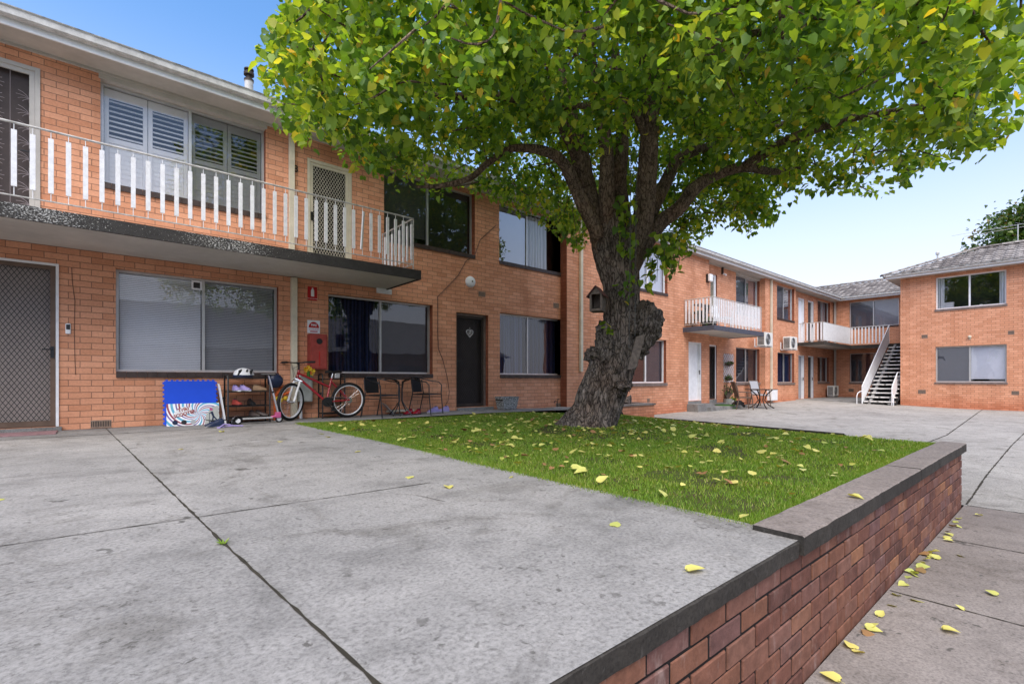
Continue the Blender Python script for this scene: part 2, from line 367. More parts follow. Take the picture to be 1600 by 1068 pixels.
# ------------------------------------------------------------------ facade helpers
def W(fr, a, d, z): return (a, fr[1]+d, z) if fr[0] == 'X' else (fr[1]+d, -a, z)
def ap(px, py, fr, d=0.0):
    p = P(px, py, Y=fr[1]+d) if fr[0] == 'X' else P(px, py, X=fr[1]+d)
    return (p.x if fr[0] == 'X' else -p.y), p.z
def fbox(mb, fr, a0, a1, d0, d1, z0, z1): return mb.box(W(fr,a0,d0,z0), W(fr,a1,d1,z1))
def wall(mb, fr, a0, a1, z0, z1, ops, th=.24, rev=None):
    A = sorted({a0,a1}|{v for o in ops for v in o[:2] if a0 < v < a1}); Z = sorted({z0,z1}|{v for o in ops for v in o[2:4] if z0 < v < z1})
    for i in range(len(A)-1):
        for j in range(len(Z)-1):
            ca, cz = (A[i]+A[i+1])/2, (Z[j]+Z[j+1])/2
            if any(o[0] < ca < o[1] and o[2] < cz < o[3] for o in ops): continue
            for d in (0, th):
                q = [W(fr,A[i],d,Z[j]), W(fr,A[i+1],d,Z[j]), W(fr,A[i+1],d,Z[j+1]), W(fr,A[i],d,Z[j+1])]
                mb.quad(*(q if d == 0 else q[::-1]))
    for o in ops:
        x0,x1,y0,y1 = max(o[0],a0), min(o[1],a1), max(o[2],z0), min(o[3],z1)
        mb.quad(W(fr,x0,0,y0), W(fr,x0,0,y1), W(fr,x0,th,y1), W(fr,x0,th,y0))
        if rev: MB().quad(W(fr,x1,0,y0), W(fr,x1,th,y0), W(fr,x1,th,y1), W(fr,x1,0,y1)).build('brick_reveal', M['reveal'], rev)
        else: mb.quad(W(fr,x1,0,y0), W(fr,x1,th,y0), W(fr,x1,th,y1), W(fr,x1,0,y1))
        mb.quad(W(fr,x0,0,y1), W(fr,x1,0,y1), W(fr,x1,th,y1), W(fr,x0,th,y1))
        mb.quad(W(fr,x0,0,y0), W(fr,x0,th,y0), W(fr,x1,th,y0), W(fr,x1,0,y0))
    for (p, q) in ((a0,a1),):
        mb.quad(W(fr,p,0,z0), W(fr,p,0,z1), W(fr,p,th,z1), W(fr,p,th,z0)); mb.quad(W(fr,q,0,z0), W(fr,q,th,z0), W(fr,q,th,z1), W(fr,q,0,z1))
    return mb
rooms = {}
def window(bld, fr, a0, a1, z0, z1, blinds, frame='alu', dd=.10, mid=None, sill='sill', silld=.085, proud=.015, glass='glass', fw=.035, head=None, screen=None, split=True):
    """a0..a1, z0..z1 = the opening; blinds = one entry for each half"""
    g = MB(); f = fw
    fbox(g, fr, a0, a1, dd, dd+.06, z1-f, z1); fbox(g, fr, a0, a1, dd, dd+.06, z0, z0+f)
    fbox(g, fr, a0, a0+f, dd+.002, dd+.058, z0+f, z1-f); fbox(g, fr, a1-f, a1, dd+.002, dd+.058, z0+f, z1-f)
    if mid is None: mid = (a0+a1)/2
    if split: fbox(g, fr, mid-f*.55, mid+f*.55, dd-.006, dd+.055, z0+f, z1-f)
    w = g.build('window', M[frame], bld)
    halves = [(a0+f, mid-f*.5), (mid+f*.5, a1-f)] if split else [(a0+f, a1-f)]
    for i, (p, q) in enumerate(halves):
        gl = M[glass if not isinstance(glass, (tuple,list)) else glass[i]]
        MB().quad(W(fr,p,dd+.02+.015*i,z0+f), W(fr,q,dd+.02+.015*i,z0+f), W(fr,q,dd+.02+.015*i,z1-f), W(fr,p,dd+.02+.015*i,z1-f)).build('glass_pane', gl, w)
        b = blinds[i] if i < len(blinds) else None
        if not b: continue
        m = MB(); kind, mat = b[0], b[1]
        if kind == 'slat':
            n = int((z1-z0-2*f)/.027)
            for k in range(n):
                zz = z0+f+.013+k*.027; m.add([W(fr,p+.01,dd+.085,zz-.012), W(fr,q-.01,dd+.085,zz-.012), W(fr,q-.01,dd+.097,zz+.0125), W(fr,p+.01,dd+.097,zz+.0125)], [(0,1,2,3)])
            fbox(m, fr, p+.01, q-.01, dd+.075, dd+.10, z1-f-.04, z1-f)
            ob = m.build('venetian_blind', M[mat], w)
        elif kind == 'roll':
            drop = b[2] if len(b) > 2 else 1.0
            fbox(m, fr, p, q, dd+.085, dd+.095, z1-f-(z1-z0-2*f)*drop, z1-f); ob = m.build('roller_blind', M[mat], w)
        elif kind == 'curt':
            lo, hi = (b[2], b[3]) if len(b) > 2 else (0, 1)
            s0, s1 = p+(q-p)*lo, p+(q-p)*hi; n = max(6, int((s1-s0)/.02)); vs = []; fs = []
            for k in range(n+1):
                s = s0+(s1-s0)*k/n; d = dd+.12+.028*math.sin(s*46+1.3*math.sin(s*9))
                vs += [W(fr,s,d,z0+f), W(fr,s,d+.01,z1-f)]
            fs = [(2*k,2*k+2,2*k+3,2*k+1) for k in range(n)]; m.add(vs, fs); ob = m.build('curtain', M[mat], w, smooth=True)
        elif kind == 'shut':
            n = 2; hw = (q-p)/n; zm = z0+(z1-z0)*.47
            for j in range(n):
                s0, s1 = p+j*hw+.004, p+(j+1)*hw-.004
                for (u0,u1,v0,v1) in ((s0,s0+.055,z0+f,z1-f),(s1-.055,s1,z0+f,z1-f)): fbox(m, fr, u0,u1,dd+.07,dd+.10,v0,v1)
                for (v0,v1) in ((z0+f,z0+f+.06),(zm-.035,zm+.035),(z1-f-.13,z1-f)): fbox(m, fr, s0+.055,s1-.055,dd+.072,dd+.098,v0,v1)
                for (v0,v1,op) in ((z0+f+.06,zm-.035,.10),(zm+.035,z1-f-.13,.9)):
                    k = int((v1-v0)/.068)
                    for i2 in range(k):
                        zz = v0+(i2+.5)*(v1-v0)/k; h = .037*math.cos(op); dp = .030*math.sin(op)
                        m.add([W(fr,s0+.057,dd+.085-dp,zz-h), W(fr,s1-.057,dd+.085-dp,zz-h), W(fr,s1-.057,dd+.085+dp,zz+h), W(fr,s0+.057,dd+.085+dp,zz+h)], [(0,1,2,3)])
            ob = m.build('louvre_shutter', M[mat], w)
    if sill:
        s = MB(); n = max(2, int((a1-a0)/.115)); ww = (a1-a0)/n
        if sill == 'sill':
            for k in range(n): fbox(s, fr, a0+k*ww+.002, a0+(k+1)*ww-.002, -proud-.012+random.uniform(-.003,.003), dd, z0-silld+random.uniform(-.003,.003), z0-.001)
        else: fbox(s, fr, a0-.03, a1+.03, -proud-.02, dd, z0-silld, z0-.001)
        s.build('sill', M[sill], w)
    if head:
        h = MB(); fbox(h, fr, a0-.02, a1+.02, -.022, dd-.002, z1-.001, z1+head); h.build('head_board', M['soffit'], w)
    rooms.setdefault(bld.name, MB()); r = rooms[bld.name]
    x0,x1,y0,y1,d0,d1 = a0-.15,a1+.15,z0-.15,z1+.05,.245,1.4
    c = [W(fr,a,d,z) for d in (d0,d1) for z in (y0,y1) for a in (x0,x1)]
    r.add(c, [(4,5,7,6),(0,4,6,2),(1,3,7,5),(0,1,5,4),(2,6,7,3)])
    return w
def diamond(m, fr, a0, a1, z0, z1, d, px, pz, r):
    """diamond grille of crossing bars clipped to the rectangle"""
    for sgn in (1, -1):
        n = int((a1-a0)/px+(z1-z0)/pz)+2
        for k in range(-n, n+1):
            # line: (a-a0)/px - sgn*(z-z0)/pz = k
            pts = []
            for t in range(0, 2):
                z = (z0, z1)[t]; a = a0+px*(k+sgn*(z-z0)/pz); pts.append([a, z])
            (xa, za), (xb, zb) = pts
            if xa > xb: xa, za, xb, zb = xb, zb, xa, za
            if xb <= a0 or xa >= a1: continue
            if xa < a0: za += (zb-za)*(a0-xa)/(xb-xa); xa = a0
            if xb > a1: zb = za+(zb-za)*(a1-xa)/(xb-xa); xb = a1
            dx, dz = xb-xa, zb-za; L = math.hypot(dx, dz)
            if L < .01: continue
            nx, nz = -dz/L*r, dx/L*r
            m.add([W(fr,xa+nx,d,za+nz), W(fr,xb+nx,d,zb+nz), W(fr,xb-nx,d,zb-nz), W(fr,xa-nx,d,za-nz)], [(0,1,2,3)])
            r2 = min(r,.005); m.add([W(fr,xa,d-r2,za), W(fr,xb,d-r2,zb), W(fr,xb,d+r2,zb), W(fr,xa,d+r2,za)], [(0,1,2,3)])
def door(bld, fr, a0, a1, z0, z1, frame='cream', leaf='doord', mesh='meshk', screen='brown', dd=.10, jamb=.05, handle='R', style='diamond', plain=False, label=None):
    g = MB(); fbox(g, fr, a0, a0+jamb, dd-.05, dd+.08, z0, z1); fbox(g, fr, a1-jamb, a1, dd-.05, dd+.08, z0, z1); fbox(g, fr, a0+jamb, a1-jamb, dd-.048, dd+.078, z1-jamb, z1)
    dr = g.build('door', M[frame], bld)
    if label: dr['label'] = label
    p, q, t = a0+jamb, a1-jamb, z1-jamb
    l = MB(); fbox(l, fr, p, q, dd+.06, dd+.10, z0, t); l.build('door_leaf', M[leaf], dr)
    if not plain:
        s = MB(); w = .055
        fbox(s, fr, p+.003, p+w, dd-.03, dd, z0+.01, t); fbox(s, fr, q-w, q-.003, dd-.03, dd, z0+.01, t); fbox(s, fr, p+w, q-w, dd-.029, dd-.001, t-w, t); fbox(s, fr, p+w, q-w, dd-.029, dd-.001, z0+.01, z0+.01+w*1.3)
        s.build('screen_frame', M[screen], dr)
        m = MB()
        if style == 'diamond': diamond(m, fr, p+w, q-w, z0+.08, t-w, dd-.015, .052, .085 if mesh == 'meshk' else .085, .0035 if mesh == 'meshk' else .0045)
        else:      # cast lace pattern: rows of leafy sprays
            hh = .20; cols = [p+w+(q-p-2*w)*k/2 for k in (0,1,2)]
            for ci, ca in enumerate(cols):
                z = z0+.15+(hh/2 if ci == 1 else 0)
                while z < t-.2:
                    for sg in (-1,1):
                        for (l1, an) in ((.14,.35),(.13,.8),(.11,1.25),(.08,1.7)):
                            pts = [W(fr, min(max(ca+sg*l1*s_*math.sin(an+.5*s_),p+w),q-w), dd-.015, z+l1*s_*math.cos(an+.5*s_)) for s_ in (0,.35,.7,1)]
                            m.tube(pts, .0035, 4)
                    z += hh
            for k in range(1,4): m.bar(W(fr,p+w+(q-p-2*w)*k/4,dd-.012,z0+.06), W(fr,p+w+(q-p-2*w)*k/4,dd-.012,t-w), .003, 4)
        m.build('security_mesh', M[mesh], dr)
    h = MB(); ha = q-.035 if handle == 'R' else p+.035
    fbox(h, fr, ha-.018, ha+.018, dd-.05, dd-.03, z0+.93, z0+1.08); h.bar(W(fr,ha,dd-.055,z0+1.04), W(fr,ha+(-.10 if handle == 'R' else .10),dd-.06,z0+1.04), .009, 6)
    h.build('handle', M['black'], dr)
    if not (bld.name in rooms): rooms[bld.name] = MB()
    return dr
def vent(bld, fr, px0, py0, px1, py1, mat='vent'):
    a0, z1 = ap(px0, py0, fr); a1, z0 = ap(px1, py1, fr); 
    if a1-a0 < .12: a1 = a0+.23
    m = MB(); fbox(m, fr, a0, a1, -.008, .02, z0, z0+.015); fbox(m, fr, a0, a1, -.008, .02, z1-.015, z1); n = int((a1-a0)/.018)
    for k in range(n+1):
        a = a0+(a1-a0-.008)*k/n; fbox(m, fr, a, a+.008, -.008, .02, z0+.015, z1-.015)
    v = m.build('air_vent', M[mat], bld); MB().quad(W(fr,a0+.005,-.0025,z0+.005), W(fr,a1-.005,-.0025,z0+.005), W(fr,a1-.005,-.0025,z1-.005), W(fr,a0+.005,-.0025,z1-.005)).build('vent_backing', M['dark'], v)
    return v
def railing(bld, pts, z0, z1, name='railing', sp=.15, bw=.047, posts=(), solid=None, gap=(.085,.10), wonk=()):
    """pts: plan polyline; pickets = thin rod with a flat board over the middle"""
    m = MB()
    for i in range(len(pts)-1):
        a, b = pts[i], pts[i+1]
        m.tube([(a[0],a[1],z1),(b[0],b[1],z1)], .014, 8); m.tube([(a[0],a[1],z0),(b[0],b[1],z0)], .009, 6)
    for p in posts: m.bar((p[0],p[1],z0-.11), (p[0],p[1],z1), .012, 6)
    rl = m.build(name, M['rail'], bld)
    cnt = 0
    for i in range(len(pts)-1):
        a, b = Vector((*pts[i],0)), Vector((*pts[i+1],0)); L = (b-a).length; d = (b-a)/L; n = Vector((-d.y,d.x,0)); k = int(L/sp+.001)
        if solid == i:
            s = MB(); nn = int(L/.07)
            for q in range(nn):
                c = a+d*(q+.5)*L/nn; s.obox((c.x,c.y,(z0+z1)/2), d*(L/nn/2-.002), n*(.006+.006*(q % 2)), (0,0,(z1-z0)/2-.01))
            s.build('solid_panel', M['white'], rl); continue
        for q in range(k):
            c = a+d*(q+.5)*sp; pk = MB(); tw = random.uniform(-.05,.05)
            pk.bar((c.x,c.y,z0), (c.x,c.y,z1), .0045, 5)
            off = Vector((0,0,0)); lean = 0
            if cnt in wonk: tw = .7; lean = .02
            dx = d*math.cos(tw)+n*math.sin(tw); nx = n*math.cos(tw)-d*math.sin(tw); g0, g1 = gap
            j = random.uniform(-.006,.006)
            pk.obox((c.x,c.y,(z0+g1+z1-g0)/2+j), dx*bw/2, nx*.011, Vector((lean*d.x,lean*d.y,(z1-g0-z0-g1)/2)))
            pk.build('picket', M['picket'], rl); cnt += 1
    return rl
# ------------------------------------------------------------------ roofs
def tiles(mb, o, s, u, poly, tw=.30, te=.34, hgt=.035):
    """o origin, s unit along eave, u unit up the slope, poly in (s,t): tiles whose centre falls inside"""
    o, s, u = Vector(o), Vector(s), Vector(u); n = s.cross(u)
    if n.z < 0: n = -n
    xs = [p[0] for p in poly]; ys = [p[1] for p in poly]
    def inside(x, y):
        c = False; j = len(poly)-1
        for i in range(len(poly)):
            (x1,y1),(x2,y2) = poly[i], poly[j]
            if (y1 > y) != (y2 > y) and x < (x2-x1)*(y-y1)/(y2-y1)+x1: c = not c
            j = i
        return c
    t = min(ys); row = 0
    while t < max(ys):
        q = min(xs)-tw
        while q < max(xs)+tw:
            if inside(q+tw/2, t+te/2):
                prof = [(0,0),(tw*.22,.002),(tw*.36,.026),(tw*.62,.032),(tw*.8,.006),(tw*.985,.0)]; jz = random.uniform(-.003,.004)
                vs = []
                for (a, h) in prof: vs.append(o+s*(q+a)+u*t+n*(h+hgt+jz))
                for (a, h) in prof: vs.append(o+s*(q+a)+u*(t+te+.03)+n*(h+.004+jz))
                for (a, h) in prof: vs.append(o+s*(q+a)+u*t+n*(h*.3+jz))
                fs = [(i,i+1,i+7,i+6) for i in range(5)]+[(12+i,13+i,i+1,i) for i in range(5)]
                mb.add(vs, fs)
            q += tw
        t += te; row += 1
def ridge(mb, a, b, r=.10, n=None):
    a, b = Vector(a), Vector(b); L = (b-a).length; d = (b-a)/L; k = int(L/.36); side = d.cross(Vector((0,0,1))).normalized(); up = side.cross(d)
    for i in range(k):
        p = a+d*(i*L/k); q = a+d*((i+1)*L/k+.03); vs = []
        for (c, rr) in ((p, r*1.12), (q, r*.95)):
            for j in range(7):
                w = math.pi*j/6; vs.append(c+side*rr*math.cos(w)+up*(rr*math.sin(w)*.8))
        mb.add(vs, [(j,j+1,j+8,j+7) for j in range(6)]+[tuple(range(6,-1,-1))])
def gutter(bld, a, b, out, z=4.425, name='gutter'):
    """a,b: plan points on the fascia face; out: unit vector outwards"""
    a, b, o = Vector((*a,0)), Vector((*b,0)), Vector((*out,0)); prof = [(.0,.10),(.0,.01),(.02,0),(.075,.0),(.098,.018),(.102,.088),(.116,.100),(.098,.104)]
    m = MB(); vs = []
    for e in (a, b):
        for (q, h) in prof: vs.append(e+o*q+Vector((0,0,z+h)))
    m.add(vs, [(i,i+1,i+9,i+8) for i in range(7)])
    g = m.build(name, M['gutter'], bld, smooth=False); m = MB(); vs = []
    for e in (a, b):
        for (q, h) in [(.098,.1045),(.118,.1005),(.118,.114),(.098,.114)]: vs.append(e+o*q+Vector((0,0,z+h)))
    m.add(vs, [(0,1,5,4),(1,2,6,5),(2,3,7,6),(0,3,2,1),(4,5,6,7)]); m.build('gutter_lip', M['moss'], g); return g
# ================================================================== the long apartment building
FA = ('X', 9.0); FB = ('X', 8.77); XC = 31.7; FC = ('Y', XC); FD = ('Y', 26.6)
ZS = 4.36                                  # soffit
XB0 = 9.40
b = thing('apartment_building', (10, 9, -.7), 'long two storey salmon brick apartment building with three balconies, left of the courtyard', 'apartment building')
aX = lambda px, fr=FA: ap(px, 500, fr)[0]
XR1 = aX(1108, FB); XR2 = aX(1187, FA); XR3 = aX(1243.5, FB)
wb = MB()
GZ0, GZ1 = .11, 1.60
# openings, block A
gw1 = (aX(181), aX(435), GZ0, GZ1); gd1 = (aX(92)-.98, aX(92), -.64, 1.56); gw2 = (aX(513), aX(676), GZ0, GZ1-.01)
gd2 = (aX(713), aX(763), -.64, 1.50); gw3 = (aX(781), aX(880), GZ0, GZ1)
uw1 = (aX(157), aX(415), 2.80, ZS-.10); ud1 = (aX(63)-.92, aX(63), 1.95, 4.13); ud2 = (aX(480), aX(550), 1.95, 3.99)
uw2 = (aX(600), aX(742), 2.84, ZS-.10); uw3 = (aX(780), aX(880), 2.84, ZS-.10)
uw0 = (ud1[0]-3.2, ud1[0]-.9, 2.80, ZS-.10); gw0 = (gd1[0]-3.4, gd1[0]-.9, GZ0, GZ1)
OA = [gw1,gd1,gw2,gd2,gw3,uw1,ud1,ud2,uw2,uw3,uw0,gw0]
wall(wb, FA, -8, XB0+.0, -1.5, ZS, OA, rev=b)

# block B
m13 = aX(1013,FB); r13 = aX(1041,FB); bw1 = (m13-(r13-m13), r13, -.12, 1.27); buw1 = (m13-(r13-m13), aX(1043,FB), 2.80, ZS-.10)
bd1 = (aX(1076,FB), aX(1096,FB), -.76, 1.30)
bd2 = (aX(1108.5,FA), aX(1120,FA), -.76, 1.30); bw3 = (aX(1150,FA), XR2-.02, -.14, 1.30); buw3 = (aX(1150,FA), XR2-.02, 2.72, ZS-.10); bud = (aX(1110,FA), aX(1120.5,FA), 1.78, 4.0)
bw4 = (aX(1215,FB), aX(1241,FB), -.16, 1.22); buw4 = (aX(1214,FB), aX(1241,FB), 2.76, ZS-.08)
dd1 = (aX(1247.5), aX(1257), -.99, 1.20); dd2 = (aX(1262.5), aX(1271.5), -.99, 1.20); dw = (aX(1277.5), aX(1295), -.15, 1.20)
ud_1 = (aX(1247.5), aX(1257), 1.80, 4.05); ud_2 = (aX(1262.5), aX(1271.5), 1.80, 4.05); udw = (aX(1277.5), aX(1297), 1.95, ZS-.10)
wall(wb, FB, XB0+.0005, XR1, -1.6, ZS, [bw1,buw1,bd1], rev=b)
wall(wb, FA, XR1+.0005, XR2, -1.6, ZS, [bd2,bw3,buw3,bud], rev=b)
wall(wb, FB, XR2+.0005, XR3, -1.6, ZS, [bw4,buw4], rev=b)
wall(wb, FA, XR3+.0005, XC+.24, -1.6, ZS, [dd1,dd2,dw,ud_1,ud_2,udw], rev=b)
# block C (closes the courtyard) ; a = -y
cw1 = (ap(1327.5,500,FC)[0], ap(1405,500,FC)[0], -.17, 1.42); cuw1 = (ap(1327,500,FC)[0], ap(1404.5,500,FC)[0], 2.84, ZS-.10)
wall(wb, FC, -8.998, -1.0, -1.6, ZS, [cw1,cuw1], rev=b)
# ends and back so the block is a solid body
wb.quad((-8,9.24,-1.5),(-8,17.4,-1.5),(-8,17.4,ZS),(-8,9.24,ZS)); wb.quad((-8,17.4,-1.5),(39,17.4,-1.5),(39,17.4,ZS),(-8,17.4,ZS)); wb.quad((39,17.4,-1.5),(39,1,-1.5),(39,1,ZS),(39,17.4,ZS)); wb.quad((XC+.24,1,-1.5),(39,1,-1.5),(39,1,ZS),(XC+.24,1,ZS))
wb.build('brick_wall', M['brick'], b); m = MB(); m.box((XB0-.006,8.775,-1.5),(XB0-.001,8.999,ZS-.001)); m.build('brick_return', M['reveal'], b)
# windows of block A
window(b, FA, *gw1, [('slat','blind'),('slat','blindd')], glass='glass', mid=aX(319.5))
window(b, FA, *gw2, [('curt','navy'),('roll','rollerd')], glass='glass', mid=aX(598.5), dd=.12)
window(b, FA, *gw3, [('curt','bluec',0,.97),('curt','navy')], glass='glass', mid=aX(829), dd=.12)
window(b, FA, *uw1, [('shut','shut'),('shut','shutg')], glass=('glass','glass'), mid=aX(298.5), head=.10)
window(b, FA, *uw2, [('roll','rollerd',.9),('roll','rollerd')], glass=('glass','glassd'), mid=aX(672.5), dd=.12)
window(b, FA, *uw3, [('roll','rollerw'),('curt','sheer',0,.68)], glass=('glassr','glass'), mid=aX(828), dd=.12)
window(b, FA, *uw0, [('roll','roller'),('roll','roller')]); window(b, FA, *gw0, [('roll','roller'),('roll','roller')])
door(b, FA, *gd1, frame='white', screen='brown', leaf='doorm', mesh='meshk', dd=.03, jamb=.03, handle='R')
door(b, FA, *gd2, frame='sillb', screen='timber', leaf='doord', mesh='meshk', dd=.15, jamb=.05, handle='L')
door(b, FA, *ud1, frame='soffit', screen='soffit', leaf='doord', mesh='iron', dd=.03, jamb=.05, style='lace', handle='R')
door(b, FA, *ud2, frame='cream', screen='cream', leaf='void', mesh='meshw', dd=.06, jamb=.055, handle='L')
# block B windows and doors
window(b, FB, *bw1, [('roll','plum'),('roll','rollerd')], frame='white', mid=m13, sill='sillb', silld=.10)
window(b, FB, *buw1, [('roll','rollerw'),('roll','rollerw')], frame='white', mid=m13+.1, sill='sill')
window(b, FA, *bw3, [('roll','rollerd'),('roll','rollerd')], sill='sillb', silld=.10, glass='glassd')
window(b, FA, *buw3, [('roll','roller'),('roll','rollerw',.75)], glass=('glassd','glassr'), head=.10)
window(b, FB, *bw4, [('curt','navy'),('curt','navy')], sill='sillb', silld=.10); window(b, FB, *buw4, [('roll','roller'),('roll','rollerw')], sill='sill', glass=('glassd','glassr'))
door(b, FB, *bd1, frame='white', screen='white', leaf='white', mesh='meshk', dd=.06, plain=True, handle='R')
door(b, FA, *bd2, frame='white', screen='black', leaf='doord', dd=.08, handle='L')
door(b, FA, *bud, frame='white', screen='white', leaf='room', mesh='meshw', dd=.10, handle='L')
for q, lf in ((dd1,'roller'),(dd2,'doord'),(ud_1,'rollerw'),(ud_2,'doord')): door(b, FA, *q, frame='white', leaf=lf, plain=True, dd=.07)
window(b, FA, *dw, [('curt','bluec',.0,.2),('roll','roller')], glass='glassd', sill='sillb'); window(b, FA, *udw, [('roll','rollerd'),('curt','sheer')], sill=None, glass='glassd')
window(b, FC, *cw1, [('roll','rollerd'),('roll','rollerd')], sill='sillb', glass='glassd'); window(b, FC, *cuw1, [('roll','roller'),('roll','roller')], mid=ap(1364,500,FC)[0], glass=('glassd','glass'), fw=.045)
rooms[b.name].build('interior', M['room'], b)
# vents, downpipes
vent(b, FA, 747.5,454.5,758,464); vent(b, FA, 864.5,472.5,873,481.5); vent(b, FA, 868.5,629.5,879,640); vent(b, FA, 141.5,656.5,174,667)
vent(b, FB, 1011,622,1015,628); vent(b, FC, 1326,607,1334,612)
def dpipe(p, r, z0, z1, mat='cream', name='downpipe', sq=True, dim=None):
    m = MB()
    if sq: m.box((p[0]-r,p[1]-r*.8,z0),(p[0]+r,p[1]+r*.8,z1))
    else: m.bar((p[0],p[1],z0),(p[0],p[1],z1),r,10)
    return m.build(name, M[mat], b, bevel=.006 if sq else 0)
dpipe((aX(454.5), 8.955), .045, 1.96, ZS-.0); dpipe((aX(458), 8.955), .05, -.68, 1.78)
dpipe((aX(1203.5,FB), 8.72), .045, -1.0, ZS); dpipe((aX(906,FB), 8.72), .045, .2, ZS); dpipe((XC-.1, 8.9), .055, -1.0, ZS, 'soffit')
# soffits, fascia, gutters
m = MB(); m.box((-8.3,8.56,ZS),(31.26,9.0,ZS+.02)); m.box((31.26,1.0,ZS),(31.7,9.0,ZS+.02)); m.build('soffit', M['soffit'], b)
m = MB(); m.box((-8.3,8.535,ZS-.015),(31.26,8.56,ZS+.15)); m.box((31.235,1.0,ZS-.015),(31.26,8.535,ZS+.15)); m.build('fascia', M['white'], b)
for (p_, q_) in ((-8,XB0-.01),(XR1,XR2),(XR3,XC)): m = MB(); m.box((p_,8.965,ZS-.035),(q_,8.999,ZS-.001)); m.build('soffit_trim', M['soffit'], b)
gutter(b, (-8.3,8.535), (31.235,8.535), (0,-1)); gutter(b, (31.235,8.535), (31.235,1.0), (-1,0))
tp = math.tan(R(20)); cp, sp_ = math.cos(R(20)), math.sin(R(20)); ze = 4.455
m = MB(); RW = 4.6; SL = RW/cp
tiles(m, (0,8.47,ze), (1,0,0), (0,cp,sp_), [(-8.4,0),(31.35,0),(31.35+RW,SL),(-8.4,SL)])
RC = 3.62; SC_ = RC/cp
tiles(m, (31.15,0,ze), (0,-1,0), (cp,0,sp_), [(-8.47,0),(-1,0),(-1,SC_),(-8.47-RC,SC_)])
ridge(m, (-8.4,8.47+RW,ze+RW*tp+.03), (34.8,8.47+RW,ze+RW*tp+.03)); ridge(m, (34.77,12.1,ze+RC*tp+.03), (34.77,1,ze+RC*tp+.03))
m.build('tiled_roof', M['tile'], b)
m = MB(); m.quad((-8.3,8.5,ze-.03),(39,8.5,ze-.03),(39,8.5+RW,ze+RW*tp-.03),(-8.3,8.5+RW,ze+RW*tp-.03)); m.quad((-8.3,8.5+RW,ze+RW*tp-.03),(39,8.5+RW,ze+RW*tp-.03),(39,17.8,ze-.05),(-8.3,17.8,ze-.05))
m.quad((31.2,1,ze-.03),(34.77,1,ze+RC*tp-.03),(34.77,12.1,ze+RC*tp-.03),(31.2,8.5,ze-.03)); m.quad((34.77,1,ze+RC*tp-.03),(39.2,1,ze-.1),(39.2,12.1,ze-.1),(34.77,12.1,ze+RC*tp-.03))
m.build('roof_underlay', M['tile'], b)
p = P(389,133,Y=10.2); m = MB(); m.lathe((p.x,p.y,p.z-.5), [(.075,0),(.075,.55),(.085,.56)], 16); fl = m.build('roof_flue', M['gutter'], b, smooth=True); m = MB(); m.lathe((p.x,p.y,p.z+.06), [(.085,0),(.085,.04),(.05,.05),(.05,.11),(.09,.12),(.09,.17),(.06,.175),(.06,.21),(.085,.215),(.085,.235),(.01,.24)], 16); m.build('cowl', M['timber'], fl, smooth=True)
p = P(1088,383,Y=10.5); m = MB(); m.bar((p.x,p.y,p.z-.9),(p.x,p.y,p.z+.35),.008,5)
for k in range(4): m.bar((p.x-.3+.05*k,p.y-.2,p.z+.3-.05*k),(p.x+.35-.05*k,p.y+.2,p.z+.32-.05*k),.005,4)
m.build('roof_aerial', M['alu'], b)
# balcony A
BX = 4.39
m = MB(); m.box((-3.6,7.68,1.80),(BX-.03,9.0-.001,1.935)); ba = m.build('balcony', M['under'], b)
m = MB(); m.box((-3.6,7.645,1.782),(-.33,7.68,1.945)); m.box((-.325,7.645,1.782),(BX,7.68,1.945)); m.box((BX-.03,7.68,1.782),(BX,9.0-.001,1.945)); m.build('balcony_edge', M['flaky'] if 'flaky' in M else flaky_mat(), ba)
railing(b, [(-1.55,7.72),(4.27,7.72),(4.27,8.95)], 2.05, 2.865, posts=[(4.27,7.72),(4.27,8.95),(-1.5,7.72)], wonk=(32,))
p = P(600,457,Y=8.99); m = MB(); m.box((p.x-.16,8.97,1.70),(p.x+.16,8.999,1.80)); m.build('bearing_plate', M['white'], ba)
# balcony B
bx0, bx1 = 15.17, 18.98
m = MB(); m.box((bx0+.03,7.69,1.62),(XR1,8.769,1.745)); m.box((XR1,7.69,1.62),(bx1-.03,8.999,1.745)); bb = m.build('balcony', M['under'], b)
m = MB(); m.box((bx0,7.655,1.60),(bx1,7.69,1.76)); m.box((bx0,7.69,1.60),(bx0+.03,8.769,1.76)); m.box((bx1-.03,7.69,1.60),(bx1,8.999,1.76)); m.build('balcony_edge', paint('slate_blue_edge', (.085,.09,.12), .7, .35, scale=9), bb)
railing(b, [(bx0+.06,8.75),(bx0+.06,7.73),(bx1-.06,7.73),(bx1-.06,8.97)], 1.84, 2.69, sp=.125, bw=.058, posts=[(bx0+.06,7.73),(bx1-.06,7.73)], gap=(.03,.05))
# balcony D, L shaped
dx0 = aX(1249, FA); dx1, dy = 30.5, 7.85; dx0 = 26.25
m = MB(); m.box((dx0,dy+.03,1.66),(XC-.001,8.998,1.79)); m.box((dx1+.03,5.06,1.66),(XC-.001,dy+.03,1.79)); bd = m.build('balcony', M['under'], b)
m = MB(); m.box((dx0,dy,1.64),(dx1+.03,dy+.03,1.80)); m.box((dx1,5.06,1.64),(dx1+.03,dy,1.80)); m.box((dx0-.03,dy,1.64),(dx0,8.99,1.80)); m.build('balcony_edge', M['edge'], bd)
railing(b, [(dx0+.03,8.95),(dx0+.03,dy+.05),(dx1+.05,dy+.05),(dx1+.05,6.30)], 1.86, 2.73, sp=.15, bw=.06, posts=[(dx0+.03,dy+.05),(dx1+.05,dy+.05),(dx1+.05,6.3)], solid=1, gap=(.02,.03))
